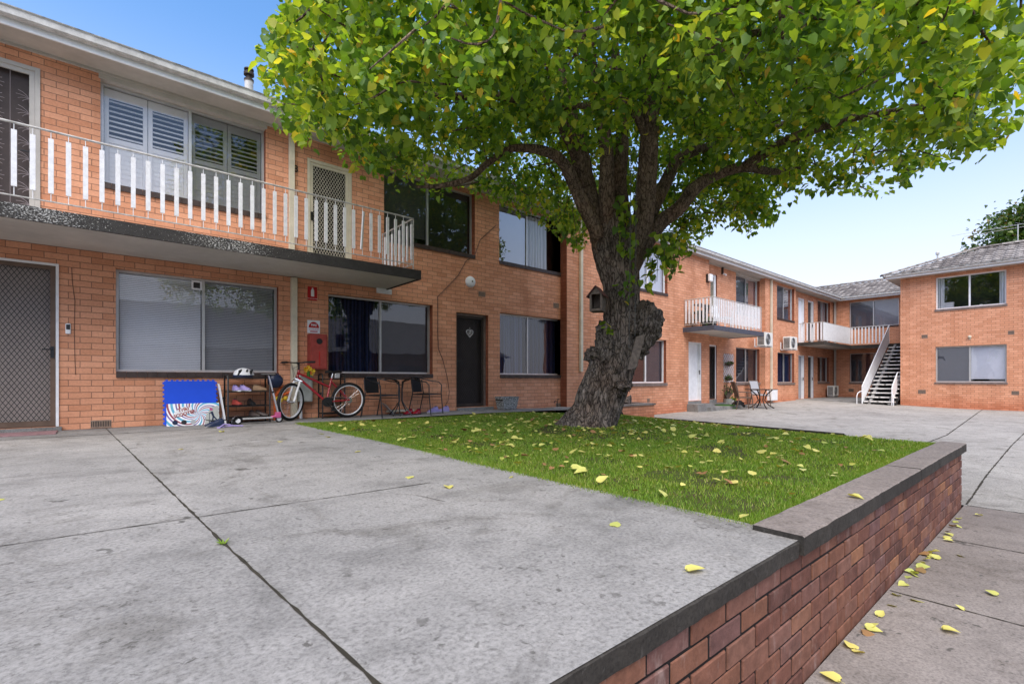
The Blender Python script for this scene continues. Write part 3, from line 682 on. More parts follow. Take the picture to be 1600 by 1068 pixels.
# porch slabs
m = MB(); m.box((26.05,5.5,-1.3),(XC-.001,8.999,-.995)); m.build('porch_slab', M['strip'], b)
m = MB(); m.box((XR1-.9,8.25,-1.3),(XR1+1.9,8.766,-.98)); m.box((bd1[0]-.12,8.36,-1.25),(bd1[1]+.1,8.765,-.86)); m.box((bd1[0]-.05,8.769,-1.0),(bd1[1],8.95,-.765)); m.box((XR1+.03,8.769,-1.2),(XR1+1.8,8.998,-.90)); m.box((bd2[0],8.999,-1.1),(bd2[1],9.2,-.765)); m.build('entry_step', M['strip'], b)
MB().box((gd1[0]-.05,8.93,-.72),(gd1[1]+.03,9.2,-.645)).build('door_threshold', M['strip'], b); MB().box((gd2[0],8.94,-.72),(gd2[1]+.12,9.2,-.645)).build('door_threshold', M['strip'], b)
for (q) in (ud1, ud2): pass
# electrical cable hanging down the wall
m = MB(); pts = [P(775,352,Y=8.985),P(750,375,Y=8.985),P(742,398,Y=8.985),P(728,408,Y=8.985),P(716,430,Y=8.985),P(697,450,Y=8.985),P(684,463,Y=8.985),P(684,520,Y=8.985),P(685,545,Y=8.985),P(692,562,Y=8.985),P(699,590,Y=8.97),P(702,612,Y=8.96),P(700,626,Y=8.95),P(694,636,Y=8.94)]
m.tube(pts, .006, 5); m.build('wall_cable', M['black'], b)
pts = [P(112,418,Y=8.99),P(113,440,Y=8.99),P(117,470,Y=8.99),P(116,520,Y=8.99),P(117,560,Y=8.99),P(118,585,Y=8.99)]; MB().tube(pts, .003, 4).build('wall_cable', M['sill'], b)
# ================================================================== right wing
w = thing('apartment_wing', (29, 0, -1.2), 'two storey salmon brick wing with a hipped tiled roof at the right edge', 'apartment building')
r1 = (ap(1461.6,540,FD)[0], ap(1573,540,FD)[0], -.13, 1.35); r2 = (ap(1462,540,FD)[0], ap(1572.5,540,FD)[0], 2.90, ZS-.12)
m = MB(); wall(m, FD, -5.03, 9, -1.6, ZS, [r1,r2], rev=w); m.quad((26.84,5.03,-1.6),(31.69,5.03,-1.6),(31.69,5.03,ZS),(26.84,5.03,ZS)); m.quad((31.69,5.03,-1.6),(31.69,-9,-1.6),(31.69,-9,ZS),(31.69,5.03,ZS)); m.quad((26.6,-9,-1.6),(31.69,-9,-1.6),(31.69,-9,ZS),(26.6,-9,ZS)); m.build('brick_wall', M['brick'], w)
window(w, FD, *r1, [('roll','roller'),('roll','rollerw',.94)], mid=ap(1515,540,FD)[0], frame='alu', sill='sillb', fw=.05, glass=('glassd','glass'), silld=.07)
w2 = window(w, FD, *r2, [('curt','sheer',0,.2),('curt','sheer',.84,1)], mid=ap(1514.5,540,FD)[0], frame='white', sill='sillb', fw=.05, glass='glass')
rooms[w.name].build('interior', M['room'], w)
vent(w, FD, 1434.5,608.5,1446.5,615); vent(w, FD, 1580.5,610.5,1592.5,616.5); vent(w, FD, 1440,523,1449.5,528); vent(w, FD, 1575,516.5,1585,522)
m = MB(); m.box((26.16,-9,ZS),(26.6,5.44,ZS+.02)); m.box((26.6,5.03,ZS),(31.2,5.44,ZS+.02)); m.build('soffit', M['soffit'], w)
m = MB(); m.box((26.135,-9,ZS-.015),(26.16,5.465,ZS+.15)); m.box((26.16,5.44,ZS-.015),(31.2,5.465,ZS+.15)); m.build('fascia', M['white'], w)
gutter(w, (26.135,5.465), (26.135,-9), (-1,0)); gutter(w, (31.2,5.465), (26.135,5.465), (0,1))
t2 = math.tan(R(22)); c2, s2 = math.cos(R(22)), math.sin(R(22)); hw = 2.8; sl = hw/c2
m = MB(); tiles(m, (26.04,0,ze), (0,-1,0), (c2,0,s2), [(-5.55,0),(9.1,0),(9.1,sl),(-5.55+hw,sl)]); tiles(m, (0,5.56,ze), (1,0,0), (0,-c2,s2), [(26.04,0),(26.04+2*hw,0),(26.04+hw,sl)])
zr = ze+hw*t2; tiles(m, (31.64,0,ze), (0,1,0), (-c2,0,s2), [(-9.1,0),(5.55,0),(5.55-hw,sl),(-9.1,sl)])
ridge(m, (26.02,5.57,ze+.02), (28.84,2.76,zr+.05)); ridge(m, (28.84,2.8,zr+.04), (28.84,-9,zr+.04)); m.build('tiled_roof', M['tile'], w)
m = MB(); m.quad((26.06,5.5,ze-.02),(26.06,-9,ze-.02),(28.84,-9,zr-.02),(28.84,2.76,zr-.02)); m.quad((26.06,5.54,ze-.02),(31.6,5.54,ze-.02),(28.84,2.76,zr-.02)); m.quad((31.6,-9,ze-.02),(31.6,5.54,ze-.02),(28.84,2.76,zr-.02),(28.84,-9,zr-.02)); m.build('roof_underlay', M['tile'], w)
p = P(1465,402,X=27.6); m = MB(); m.bar((p.x,p.y,p.z-.3),(p.x,p.y,p.z+.1),.03,8); m.lathe((p.x,p.y,p.z+.1),[(.03,0),(.07,.03),(.07,.1),(.03,.16)],10); m.build('roof_flue', M['gutter'], w)
p = P(1590.5,388,X=28.9); m = MB(); m.bar(p, (p.x,p.y,p.z+1.0), .018, 6)
for k in range(7):
    x = -.9+k*.22; m.bar((p.x+x*.3, p.y+x+.4, p.z+1.0+.03*math.sin(k)), (p.x+x*.3+.0, p.y+x+.4, p.z+1.03), .006, 4); m.bar((p.x+x*.3-.28,p.y+x+.5,p.z+.98),(p.x+x*.3+.28,p.y+x+.3,p.z+1.0),.006,4)
m.bar((p.x-.35,p.y+2.0,p.z+.90),(p.x+.3,p.y-1.2,p.z+1.05),.007,4); m.bar((p.x-.35,p.y+1.6,p.z+.78),(p.x+.3,p.y-1.2,p.z+.93),.007,4); m.build('roof_aerial', M['alu'], w)
p = P(1515.5,526,X=26.6); m = MB(); m.ball((p.x-.05,p.y,p.z),.06,10,8); m.box((p.x-.03,p.y-.03,p.z-.1),(p.x-.001,p.y+.03,p.z+.05)); m.build('wall_lamp', M['cream'], w)
# knick-knacks on the sill
q = thing('storage_box', P(1477.5,484,X=26.93), 'white cardboard box standing inside the upper window of the right wing', 'box'); m = MB(); c = q.location; m.box((c.x-.02,c.y-.25,c.z+.0),(c.x+.15,c.y+.25,c.z+.27)); m.box((c.x-.03,c.y-.26,c.z+.26),(c.x+.16,c.y+.26,c.z+.30)); m.build('box_body', M['white'], q)
c = P(1533,481.5,X=26.90); q = tag(MB().ball((0,0,.10),.075,10,8).lathe((0,0,0),[(.05,0),(.03,.05),(.03,.08)],10).build('ornament', M['white'], local=True), 'small round white ornament behind the right pane of the upper wing window', 'ornament'); q.location = c
# ================================================================== staircase
st = thing('outdoor_staircase', (25.8,5.6,-1.14), 'outdoor concrete stair with white side panel rising to the far corner balcony', 'staircase')
ys0, ys1 = 5.06, 6.22; nst = 16; rz = 2.94/nst; rn = 4.65/(nst-1)
for k in range(nst-1):
    x = 25.8+k*rn; z = -1.14+(k+1)*rz; m = MB(); m.box((x,ys0+.03,z-.055),(x+rn+.02,ys1-.05,z)); tr = m.build('tread', M['step'], st)
    m = MB(); n = 14
    for j in range(n):
        if random.random() < .10: continue
        m.box((x-.007,ys0+.03+(ys1-.08-ys0)*j/n,z-.055+random.uniform(0,.012)),(x-.001,ys0+.03+(ys1-.08-ys0)*(j+1)/n,z+.003+random.uniform(-.004,.004)))
    m.box((x-.006,ys0+.03,z+.0005),(x+.045,ys1-.05,z+.004)); m.build('nosing', M['nose'], tr)
m = MB()
for y in (ys0+.2, ys1-.25): m.obox((25.8+2.35,y,.24),(2.35,0,1.41),(0,.05,0),(0,0,.11))
m.build('stringer', M['strip'], st)
m = MB(); m.quad((25.95,ys0,-1.2),(30.5,ys0,1.6),(30.5,ys1,1.6),(25.95,ys1,-1.2)); m.build('stair_dark_backing', M['dark'], st)  # black sheet added for the darkness seen behind the open risers
# left balustrade: handrail + ribbed white sheet
m = MB(); A = Vector((25.75,ys1,-.32)); B = Vector((30.5,ys1,2.73)); m.tube([(25.75,ys1,-1.16),(25.75,ys1,-.32),A,B,(30.5,ys1,1.8)], .02, 8); m.tube([(25.75,ys1,-1.0),(30.4,ys1,1.82)], .014, 6)
m.tube([(25.45,ys1+.12,-1.14),(25.45,ys1+.12,-.75),(25.5,ys1+.1,-.62),(25.62,ys1+.05,-.55),(25.75,ys1,-.53)], .018, 6)
bl = m.build('handrail', M['white'], st); m = MB(); n = 62
for k in range(n):
    x0 = 25.78+(30.45-25.78)*k/n; x1 = 25.78+(30.45-25.78)*(k+1)/n; xm = (x0+x1)/2; zt = -.32+(xm-25.75)*(3.05/4.75)-.02; zb = zt-.80
    m.obox((xm,ys1+(.004 if k%2 else -.004),(zt+zb)/2), ((x1-x0)/2,0,0), (0,.007,0), (0,0,(zt-zb)/2))
m.build('side_panel', M['white'], bl)
m = MB(); ys = ys0+.1; m.tube([(25.75,ys,-1.16),(25.75,ys,-.40),(25.9,ys,-.25),(26.75,ys-.0,.30),(26.8,ys-.06,.31)], .02, 8); m.tube([(25.55,ys-.1,-1.14),(25.55,ys-.1,-.75),(25.75,ys,-.6)], .016, 6)
bl = m.build('handrail', M['white'], st); m = MB(); m.add([(25.76,ys-.005,-1.05),(26.7,ys-.005,-.45),(26.7,ys-.005,.24),(25.76,ys-.005,-.38),(25.76,ys+.007,-1.05),(26.7,ys+.007,-.45),(26.7,ys+.007,.24),(25.76,ys+.007,-.38)], [(0,1,2,3),(7,6,5,4),(0,4,5,1),(1,5,6,2),(2,6,7,3),(3,7,4,0)]); m.build('side_panel', M['white'], bl)
# ------------------------------------------------------------------ ground
ip = np.interp
def zc(x, y):      # path and courtyard
    x = np.asarray(x, float); y = np.asarray(y, float)
    return ip(x, [-50,7.6,9.5,12.7,26,60], [-1.35,-1.35,-1.29,-1.22,-1.21,-1.21])+np.clip((x-9)/3.7,0,1)*(.08+.010*np.clip(x-12.7,0,14))*np.clip((y-3)/5.7,0,1)
def zt(x, y): return ip(x, [-9,6.8,9.4], [-.70,-.70,-.76])+0*np.asarray(y)
def zl(x, y):      # lawn
    f = np.clip((np.asarray(y, float)-1)/7.77, 0, 1)
    a = ip(x, [2.4,7.05,8.2,12.7], [-.715,-.715,-.98,-1.33]); b = ip(x, [2.4,6.8,9.6,12.7], [-.715,-.735,-.86,-1.21])
    s = f*f*(3-2*f); m = np.sin(np.asarray(x)*1.7)*np.cos(np.asarray(y)*1.3)*.012
    hump = .045*np.exp(-((np.asarray(x)-5.5)**2+(np.asarray(y)-4.7)**2)/.9)
    return a*(1-s)+b*s+m+hump
def sheet(name, xs, ys, zf, mat, kind='structure', parent=None, skirt=0):
    xs = np.asarray(xs); ys = np.asarray(ys); X, Y = np.meshgrid(xs, ys, indexing='ij'); Z = zf(X.ravel(), Y.ravel())
    V = np.stack([X.ravel(), Y.ravel(), Z], 1); n, k = len(xs), len(ys)
    i, j = np.meshgrid(np.arange(n-1), np.arange(k-1), indexing='ij'); a = (i*k+j).ravel()
    o = np_mesh(name, V, np.stack([a, a+k, a+k+1, a+1], 1), mat, parent)
    o.data.polygons.foreach_set('use_smooth', [True]*len(o.data.polygons))
    return tag(o, kind=kind) if kind else o
m = MB(); m.quad((-300,-300,-1.42),(400,-300,-1.42),(400,300,-1.42),(-300,300,-1.42)); tag(m.build('ground', M['ground']), kind='structure')
sheet('path', np.arange(-10,7.07,.5).tolist()+[7.05], [-7,-4,-2,.79], zc, M['path'])
sheet('courtyard', [7.05]+np.arange(7.5,32.1,.5).tolist(), np.linspace(-7,.79,12), zc, M['court'])
sheet('courtyard', [12.7]+np.arange(13,32.1,.5).tolist(), np.linspace(.79,9.0,14), zc, M['court'])
def lawn_bound(x): return .985+np.clip(np.asarray(x, float)-7.05, 0, 9)*.42
def warp(o, lo, hi, x0, x1):      # remap the y range of a sheet so one side follows the lawn boundary
    for v_ in o.data.vertices: pass
xs_ = np.linspace(7.05,12.7,20); V = []; 
for x in xs_:
    for f in np.linspace(0,1,6): y = .79+(float(lawn_bound(x))+.05-.79)*f; V.append((x,y,float(zc(x,y))))
tag(np_mesh('courtyard', V, [(i*6+j,(i+1)*6+j,(i+1)*6+j+1,i*6+j+1) for i in range(19) for j in range(5)], M['court']), kind='structure')
tr = sheet('terrace', [-9,-4,0,2.4], [.79,3,6,9.0], zt, M['slab'])
sheet('wall_side_path', [2.4,4,6,8,9.4], [7.98,8.5,9.0], zt, M['strip'])
sheet('terrace_border', [-9,-3,2.4], [8.0,8.5,8.995], lambda x, y: zt(x,y)+.003, M['strip'])
V = []; xs_ = np.linspace(2.4,12.7,80)
for x in xs_:
    lb = float(lawn_bound(x)); ys_ = [lb]+list(np.linspace(lb, 8.77, 60))
    for j, y in enumerate(ys_): V.append((x, y, float(zl(x,y)) if j else -1.45))
tag(np_mesh('lawn', V, [(i*61+j,(i+1)*61+j,(i+1)*61+j+1,i*61+j+1) for i in range(79) for j in range(60)], M['soil']), kind='structure')
m = MB(); m.quad((2.4,.985,-.715),(7.05,.985,-.715),(7.05,.985,-1.4),(2.4,.985,-1.4)); tag(m.build('lawn_edge', M['soil']), kind='structure'); m = MB(); zq = [float(zc(12.71,y_)) for y_ in (3.4,8.76)]; m.quad((12.695,3.4,zq[0]),(12.695,8.76,zq[1]),(12.695,8.76,-1.6),(12.695,3.4,-1.6)); tag(m.build('courtyard_edge', M['edge']), kind='structure')
def joint(pts, w=.008, dz=.003, name='slab_joint', zf=None, parent=None, mat='joint', jit=.5):
    """thin dirt-filled joint with an uneven width"""
    m = MB(); L = []
    for i in range(len(pts)-1):
        a, b2 = np.array(pts[i]), np.array(pts[i+1]); n = max(2, int(np.linalg.norm(b2-a)/.06))
        L += [a+(b2-a)*k/n for k in range(n)]
    L.append(np.array(pts[-1])); d = np.array(pts[-1])-np.array(pts[0]); d = d/np.linalg.norm(d); nn = np.array([-d[1], d[0]]); vs = []
    for i, q in enumerate(L):
        ww = w*(1+random.uniform(-jit,jit*1.6)); o = random.uniform(-1,1)*w*.18
        for s in (-1,1):
            r = q+nn*(s*ww/2+o); vs.append((r[0], r[1], float(zf(r[0], r[1]))+dz))
    m.add(vs, [(2*i,2*i+1,2*i+3,2*i+2) for i in range(len(L)-1)])
    o = m.build(name, M[mat], parent); 
    if not parent: tag(o, kind='structure')
    return o
joint([(.07,8.99),(.20,6.4),(.33,3.8),(.40,2.4),(.50,.80)], .0085, zf=zt, parent=tr, jit=.6)
joint([(-4,2.95),(-.3,2.93),(1.2,2.86),(1.7,2.84)], .0065, zf=zt, parent=tr); joint([(-4,5.0),(.14,4.93)], .004, zf=zt, parent=tr); joint([(-4,7.3),(-.5,7.25),(.1,7.2)], .006, zf=zt, parent=tr)
joint([(-4,8.02),(.1,7.99)], .006, .006, zf=zt, parent=tr); joint([(.1,7.99),(2.4,7.98)], .004, .006, zf=zt, parent=tr)
joint([(1.25,2.86),(1.45,2.6),(1.5,2.35)], .003, zf=zt, parent=tr)
joint([(-1.6,8.9),(-1.3,8.0),(-1.5,7.3),(-1.2,6.8),(-1.9,6.1)], .004, zf=zt, parent=tr)
for x in (2.24,3.84,5.45): joint([(x,.78),(x+.02,-4)], .009, zf=zc)
joint([(7.06,.77),(7.12,-4)], .014, zf=zc)
joint([(7.1,.78),(9,.80),(16,.78),(26,.7)], .014, .004, zf=zc); joint([(11,1.9),(14,1.85),(24.6,2.36),(26.6,2.45)], .02, .004, zf=zc)
joint([(7.08,-1.6),(14,-1.7)], .02, .004, zf=zc); joint([(14,.8),(14.1,-3)], .02, .004, zf=zc); joint([(20,9),(20.1,1.9)], .02, .004, zf=zc)
# ------------------------------------------------------------------ retaining wall
rw = thing('retaining_wall', (2,.9,-1.35), 'low purple-brown brick retaining wall with concrete coping between the lawn and the lower path', 'retaining wall')
m = MB(); m.box((-4,.8065,-1.40),(6.93,.98,-.705-.07)); m.build('mortar_core', M['mortar'], rw)
m = MB(); H = .0862; top = -.79
for c in range(8):
    z1 = -.775-c*H; x = -3.6-(.12 if c % 2 else 0)
    while x < 6.95:
        x1 = min(x+.2275, 6.96); 
        if x1-x > .03:
            j = random.uniform(-.0025,.0025); e = .003; zz0, zz1 = z1-.0755+random.uniform(-.002,.002), z1+random.uniform(-.002,.002)
            y0 = .80+j; yb = .86; cx0, cx1 = x+random.uniform(0,.004), x1-random.uniform(0,.004)
            vs = [(cx0+e,y0,zz0+e),(cx1-e,y0,zz0+e),(cx1-e,y0,zz1-e),(cx0+e,y0,zz1-e),(cx0,y0+e*1.5,zz0),(cx1,y0+e*1.5,zz0),(cx1,y0+e*1.5,zz1),(cx0,y0+e*1.5,zz1),(cx0,yb,zz0),(cx1,yb,zz0),(cx1,yb,zz1),(cx0,yb,zz1)]
            if x1 > 6.94: pass
            m.add(vs, [(0,1,2,3),(0,4,5,1),(1,5,6,2),(2,6,7,3),(3,7,4,0),(4,8,9,5),(5,9,10,6),(6,10,11,7),(7,11,8,4)])
        x += .24
for c in range(8):
    z1 = -.775-c*H; m.box((6.93,.87,z1-.078),(6.962,.978,z1))
m.build('brick_courses', M['wbrick'], rw)
def rough_slab(m, x0, x1, y0, y1, z0, z1, n):
    top = []
    for k in range(n+1):
        x = x0+(x1-x0)*k/n; j = random.uniform(-.004,.004) if 0 < k < n else 0; j2 = random.uniform(-.002,.002)
        top.append([(x,y0+.006+j,z1+j2),(x,y0+j,z1-.007),(x,y0+j*.6,z0),(x,y1,z0),(x,y1-.004+j,z1)])
    vs = [p for r in top for p in r]; fs = []
    for k in range(n):
        for i in range(5): a = k*5+i; b_ = k*5+(i+1) % 5; fs.append((a,b_,b_+5,a+5))
    fs += [(4,3,2,1,0), tuple(n*5+i for i in range(5))]; m.add(vs, fs)
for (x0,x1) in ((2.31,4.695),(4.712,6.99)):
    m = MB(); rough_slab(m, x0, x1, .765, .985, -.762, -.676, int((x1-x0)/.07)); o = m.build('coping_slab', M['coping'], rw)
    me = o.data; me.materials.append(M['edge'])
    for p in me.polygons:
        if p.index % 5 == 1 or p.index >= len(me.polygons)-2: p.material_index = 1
m = MB(); n = 110
vs = []
for k in range(n+1):
    x = -4+6.30*k/n; j = random.uniform(-.004,.004); vs += [(x,.80,-.7015),(x,.783+j,-.706),(x,.787+j*.8,-.772),(x,.83,-.772)]
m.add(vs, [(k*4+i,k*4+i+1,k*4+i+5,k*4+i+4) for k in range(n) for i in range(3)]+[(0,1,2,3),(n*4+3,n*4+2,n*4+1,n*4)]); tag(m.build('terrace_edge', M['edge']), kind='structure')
# ------------------------------------------------------------------ lawn grass
def scatter(n):
    x = RS.uniform(2.36, 12.6, n); y = RS.uniform(.98, 8.75, n)
    d = np.hypot(x, y); keep = RS.rand(n) < np.clip((4.5/d)**1.3, .10, 1)
    bare = np.sin(x*2.1+1)*np.sin(y*2.7+x)+.6*np.sin(x*5.3)*np.cos(y*4.9)
    keep &= ~((bare > .80) & (RS.rand(n) < .80)); keep &= ~((bare < -1.05) & (RS.rand(n) < .6)); keep &= ~((x < 9.4) & (y > 8.06)); keep &= (np.hypot(x-5.5,y-4.7) > .42)
    keep &= ~(y < lawn_bound(x)+.02)
    near = np.exp(-((np.hypot(x-2.55,y-1.2)/.38)**2)); keep &= RS.rand(n) > near*.7
    nt = np.hypot(x-5.2, y-4.2) < .85; keep &= ~(nt & (RS.rand(n) < .6))
    return x[keep], y[keep]
gx, gy = scatter(560000)
# extra fringe along the near edges
ex = np.concatenate([RS.normal(2.40,.035,9000), RS.uniform(2.4,7,9000)]); ey = np.concatenate([RS.uniform(1.0,8.0,9000), 1.0+np.abs(RS.normal(0,.05,9000))])
gx = np.concatenate([gx,ex]); gy = np.concatenate([gy,ey]); n = len(gx); print('grass', n)
gz = zl(np.clip(gx,2.42,12.7), gy); dist = np.hypot(gx, gy); an = RS.uniform(0, 2*math.pi, n); h = RS.uniform(.010,.027,n)*(1+.3*RS.rand(n)); wd = (.0016+.0011*dist/2.2)*RS.uniform(.7,1.3,n)
h *= np.where(np.abs(gx-2.42) < .12, 1.25, 1)
ln = RS.uniform(.1,1.1,n)*h; la = RS.uniform(0,2*math.pi,n)
b0 = np.stack([gx-wd*np.cos(an), gy-wd*np.sin(an), gz-.004],1); b1 = np.stack([gx+wd*np.cos(an), gy+wd*np.sin(an), gz-.004],1)
tpv = np.stack([gx+ln*np.cos(la), gy+ln*np.sin(la), gz+h],1)
V = np.stack([b0,b1,tpv],1).reshape(-1,3); Fq = np.arange(3*n).reshape(-1,3)
tag(np_mesh('lawn_grass', V, Fq, M['grass']), kind='stuff', label='short green lawn grass round the foot of the big tree', cat='grass')
# ------------------------------------------------------------------ the big tree
TX, TY = 5.5, 4.7; TD = 7.15
tree = thing('mulberry_tree', (TX,TY,-.72), 'big gnarled leaning tree with a broad crown of heart shaped leaves on the lawn', 'tree')
def tp(px, py, d=TD): return P(px, py, D=d)
def catmull(pts, rad, step=.06):
    P_ = [np.array(p) for p in pts]; out = []; ro = []; m = len(P_)
    for i in range(m-1):
        p0, p1, p2, p3 = P_[max(i-1,0)], P_[i], P_[i+1], P_[min(i+2,m-1)]; n = max(2, int(np.linalg.norm(p2-p1)/step))
        for k in range(n):
            t = k/n; out.append(.5*((2*p1)+(-p0+p2)*t+(2*p0-5*p1+4*p2-p3)*t*t+(-p0+3*p1-3*p2+p3)*t**3)); ro.append(rad[i]*(1-t)+rad[i+1]*t)
    out.append(P_[-1]); ro.append(rad[-1]); return out, ro
def limb(name, pts, rad, n=20, amp=.10, fr=3.0, parent=tree, mat='bark2', lump=0, ridges=0, cap=True):
    C, Rr = catmull(pts, rad); vs = []; m = len(C); prev = None
    for i in range(m):
        t = Vector(C[min(i+1,m-1)]-C[max(i-1,0)]).normalized()
        if prev is None: a = t.orthogonal().normalized()
        else: a = (prev-t*prev.dot(t)).normalized()
        prev = a; bb = t.cross(a); c = Vector(C[i])
        for k in range(n):
            w = 2*math.pi*k/n; dr = math.cos(w)*a+math.sin(w)*bb; q = c+dr*Rr[i]
            f = 1+amp*noise.noise(q*fr)+amp*.6*noise.noise(q*fr*2.7)
            if lump: f += lump*(abs(noise.noise(q*6.5))+.6*abs(noise.noise(q*14)))*(1 if q.z > -.05 else .35)
            if ridges: f += ridges*abs(math.sin(w*9+3*noise.noise(q*1.6)))*(1 if q.z < .25 else .3)
            vs.append(c+dr*Rr[i]*f)
    mb = MB(); mb.add(vs, [(i*n+k,i*n+(k+1)%n,(i+1)*n+(k+1)%n,(i+1)*n+k) for i in range(m-1) for k in range(n)]+([tuple((m-1)*n+k for k in range(n))] if cap else []))
    return mb.build(name, M[mat], parent, smooth=True)
def tring(l, r, y, d=TD): return tp((l+r)/2, y, d), (r-l)/2*d/F
prof = [(866,970,676),(878,965,664),(891,968,645),(900,978,618),(914,988,590),(929,998,560),(937,1003,530),(940,1004,500),(940,1003,470),(936,1001,440),(929,1001,415),(920,1004,390),(914,1008,365),(910,1012,342)]
pts, rad = zip(*[tring(*p) for p in prof]); rad = [r*k_ for r, k_ in zip(rad, [.87,.86,.84,.82,.82,.82,.82,.82,.83,.82,.80,.77,.70,.55])]
trunk = limb('trunk', pts, rad, n=96, amp=.07, fr=2.6, mat='bark', lump=.13, ridges=.13)
# burl with a sawn stump on the right
def burl(name, c, r, amp, parent=trunk, sc=(1,1,1), seed=0, mat='bark'):
    mb = MB(); mb.ball((0,0,0), 1, 48, 32); vs = []
    for v in mb.v:
        v = Vector(v); q = v*2.1+Vector((seed,0,0)); f = 1+amp*noise.noise(q)+amp*.5*abs(noise.noise(q*2.3))+amp*.38*abs(noise.noise(q*5.1))
        vs.append(Vector(c)+Vector((v.x*r*f*sc[0], v.y*r*f*sc[1], v.z*r*f*sc[2])))
    mb.v = [tuple(v) for v in vs]; return mb.build(name, M[mat], parent, smooth=True)
burl('burl', tp(1005,508,TD-.10), .25, .45, seed=3, sc=(1,1,1.15)); burl('burl', tp(1000,546,TD-.05), .115, .6, seed=8); burl('burl', tp(984,570,TD-.1), .07, .6, seed=12)
burl('burl', tp(951,540,TD-.12), .23, .5, seed=21, sc=(.8,.8,1.4)); burl('burl', tp(936,560,TD+.02), .15, .7, seed=31); burl('burl', tp(972,600,TD-.28), .11, .8, seed=40)
sx = Vector((SN,-CS,0)); fw = Vector((CS,SN,0)); nn = (sx*.75+Vector((0,0,.62))).normalized()
c0 = tp(1012,492,TD-.12); m = MB(); Cs = []
uu = nn.cross(Vector((CS,SN,0))).normalized(); vv = nn.cross(uu)
for (h, s) in ((-.10,.98),(.06,1.05),(.085,1.0),(.088,.5)):
    for k in range(28):
        w_ = 2*math.pi*k/28; rr = .185*s*(1+.10*math.sin(3*w_+1)); Cs.append(c0+nn*h+uu*rr*math.cos(w_)*1.08+vv*rr*math.sin(w_)*.85)
m.add(Cs, [(i*28+k,i*28+(k+1)%28,(i+1)*28+(k+1)%28,(i+1)*28+k) for i in range(3) for k in range(28)]+[tuple(84+k for k in range(28))]); m.build('cut_stump', M['cut'], trunk, smooth=True)
LIMBS = []
def L_(pts, r, n=18, **k):
    q = [tp(*p) for p in pts]; LIMBS.append(catmull(q, r, .15)); limb('limb', q, r, n=n, **k)
px2r = lambda w_: w_/2*TD/F
L_([(968,455,7.12),(955,410,7.1),(940,370,7.1),(927,325,7.1),(915,275,7.15),(904,215,7.2),(885,150,7.3),(870,80,7.4)], [.15,.17,.165,.13,.11,.095,.08,.06], 28, amp=.14)
L_([(966,440,7.05),(958,370,7.0),(948,310,6.95),(948,240,6.95),(938,170,6.9),(925,100,6.8),(915,20,6.6)], [.15,.16,.12,.095,.085,.075,.06], 24, amp=.14)
L_([(962,400,7.2),(968,340,7.25),(966,280,7.35),(972,220,7.5),(965,140,7.8),(960,60,8.1)], [.22,.16,.12,.10,.08,.06], 18)
L_([(972,455,7.1),(985,395,7.05),(1004,345,7.0),(1011,280,6.9),(1014,225,6.8),(1016,160,6.7),(1013,100,6.5),(995,35,6.3),(975,-40,6.1),(960,-130,5.9)], [.14,.165,.15,.14,.13,.12,.11,.10,.09,.065], 26, amp=.07)
L_([(975,450,7.2),(993,405,7.2),(1030,350,7.2),(1062,325,7.2),(1085,295,7.2),(1115,275,7.2),(1160,262,7.2),(1210,268,7.3),(1260,262,7.4)], [.13,.13,.115,.105,.095,.08,.065,.05,.03], 22, amp=.1)
L_([(1000,385,7.3),(1018,330,7.35),(1040,285,7.5),(1062,248,7.6),(1105,230,7.7),(1160,215,7.9),(1230,190,8.2)], [.12,.11,.10,.09,.07,.05,.035], 18)
L_([(1012,225,6.8),(1000,190,6.7),(985,170,6.6),(960,160,6.5),(915,165,6.3),(870,170,6.2)], [.07,.06,.055,.05,.04,.03], 12)
L_([(1014,190,6.7),(1035,140,6.5),(1080,95,6.2),(1150,60,5.9),(1230,45,5.6)], [.09,.075,.065,.05,.035], 14)
L_([(938,372,7.0),(905,305,6.9),(880,255,6.75),(850,236,6.6),(800,232,6.5),(762,255,6.4),(735,278,6.35),(690,290,6.3),(650,292,6.3)], [.12,.10,.08,.065,.05,.042,.038,.03,.016], 16)
L_([(915,290,7.1),(895,225,6.9),(860,170,6.6),(815,120,6.3),(760,80,6.0),(700,40,5.8)], [.12,.10,.08,.065,.05,.03], 16)
L_([(1013,110,6.5),(1060,60,5.8),(1130,20,5.1),(1200,-30,4.6)], [.09,.075,.06,.04], 14); L_([(990,20,6.3),(930,-40,5.5),(850,-90,4.8)], [.08,.06,.04], 12)
L_([(1160,262,7.2),(1230,220,6.6),(1310,190,6.0),(1390,175,5.6),(1460,160,5.2)], [.075,.065,.05,.035,.02], 12)
L_([(860,170,6.6),(780,150,6.2),(680,150,5.9),(580,130,5.7),(500,110,5.6)], [.06,.05,.04,.03,.018], 10)
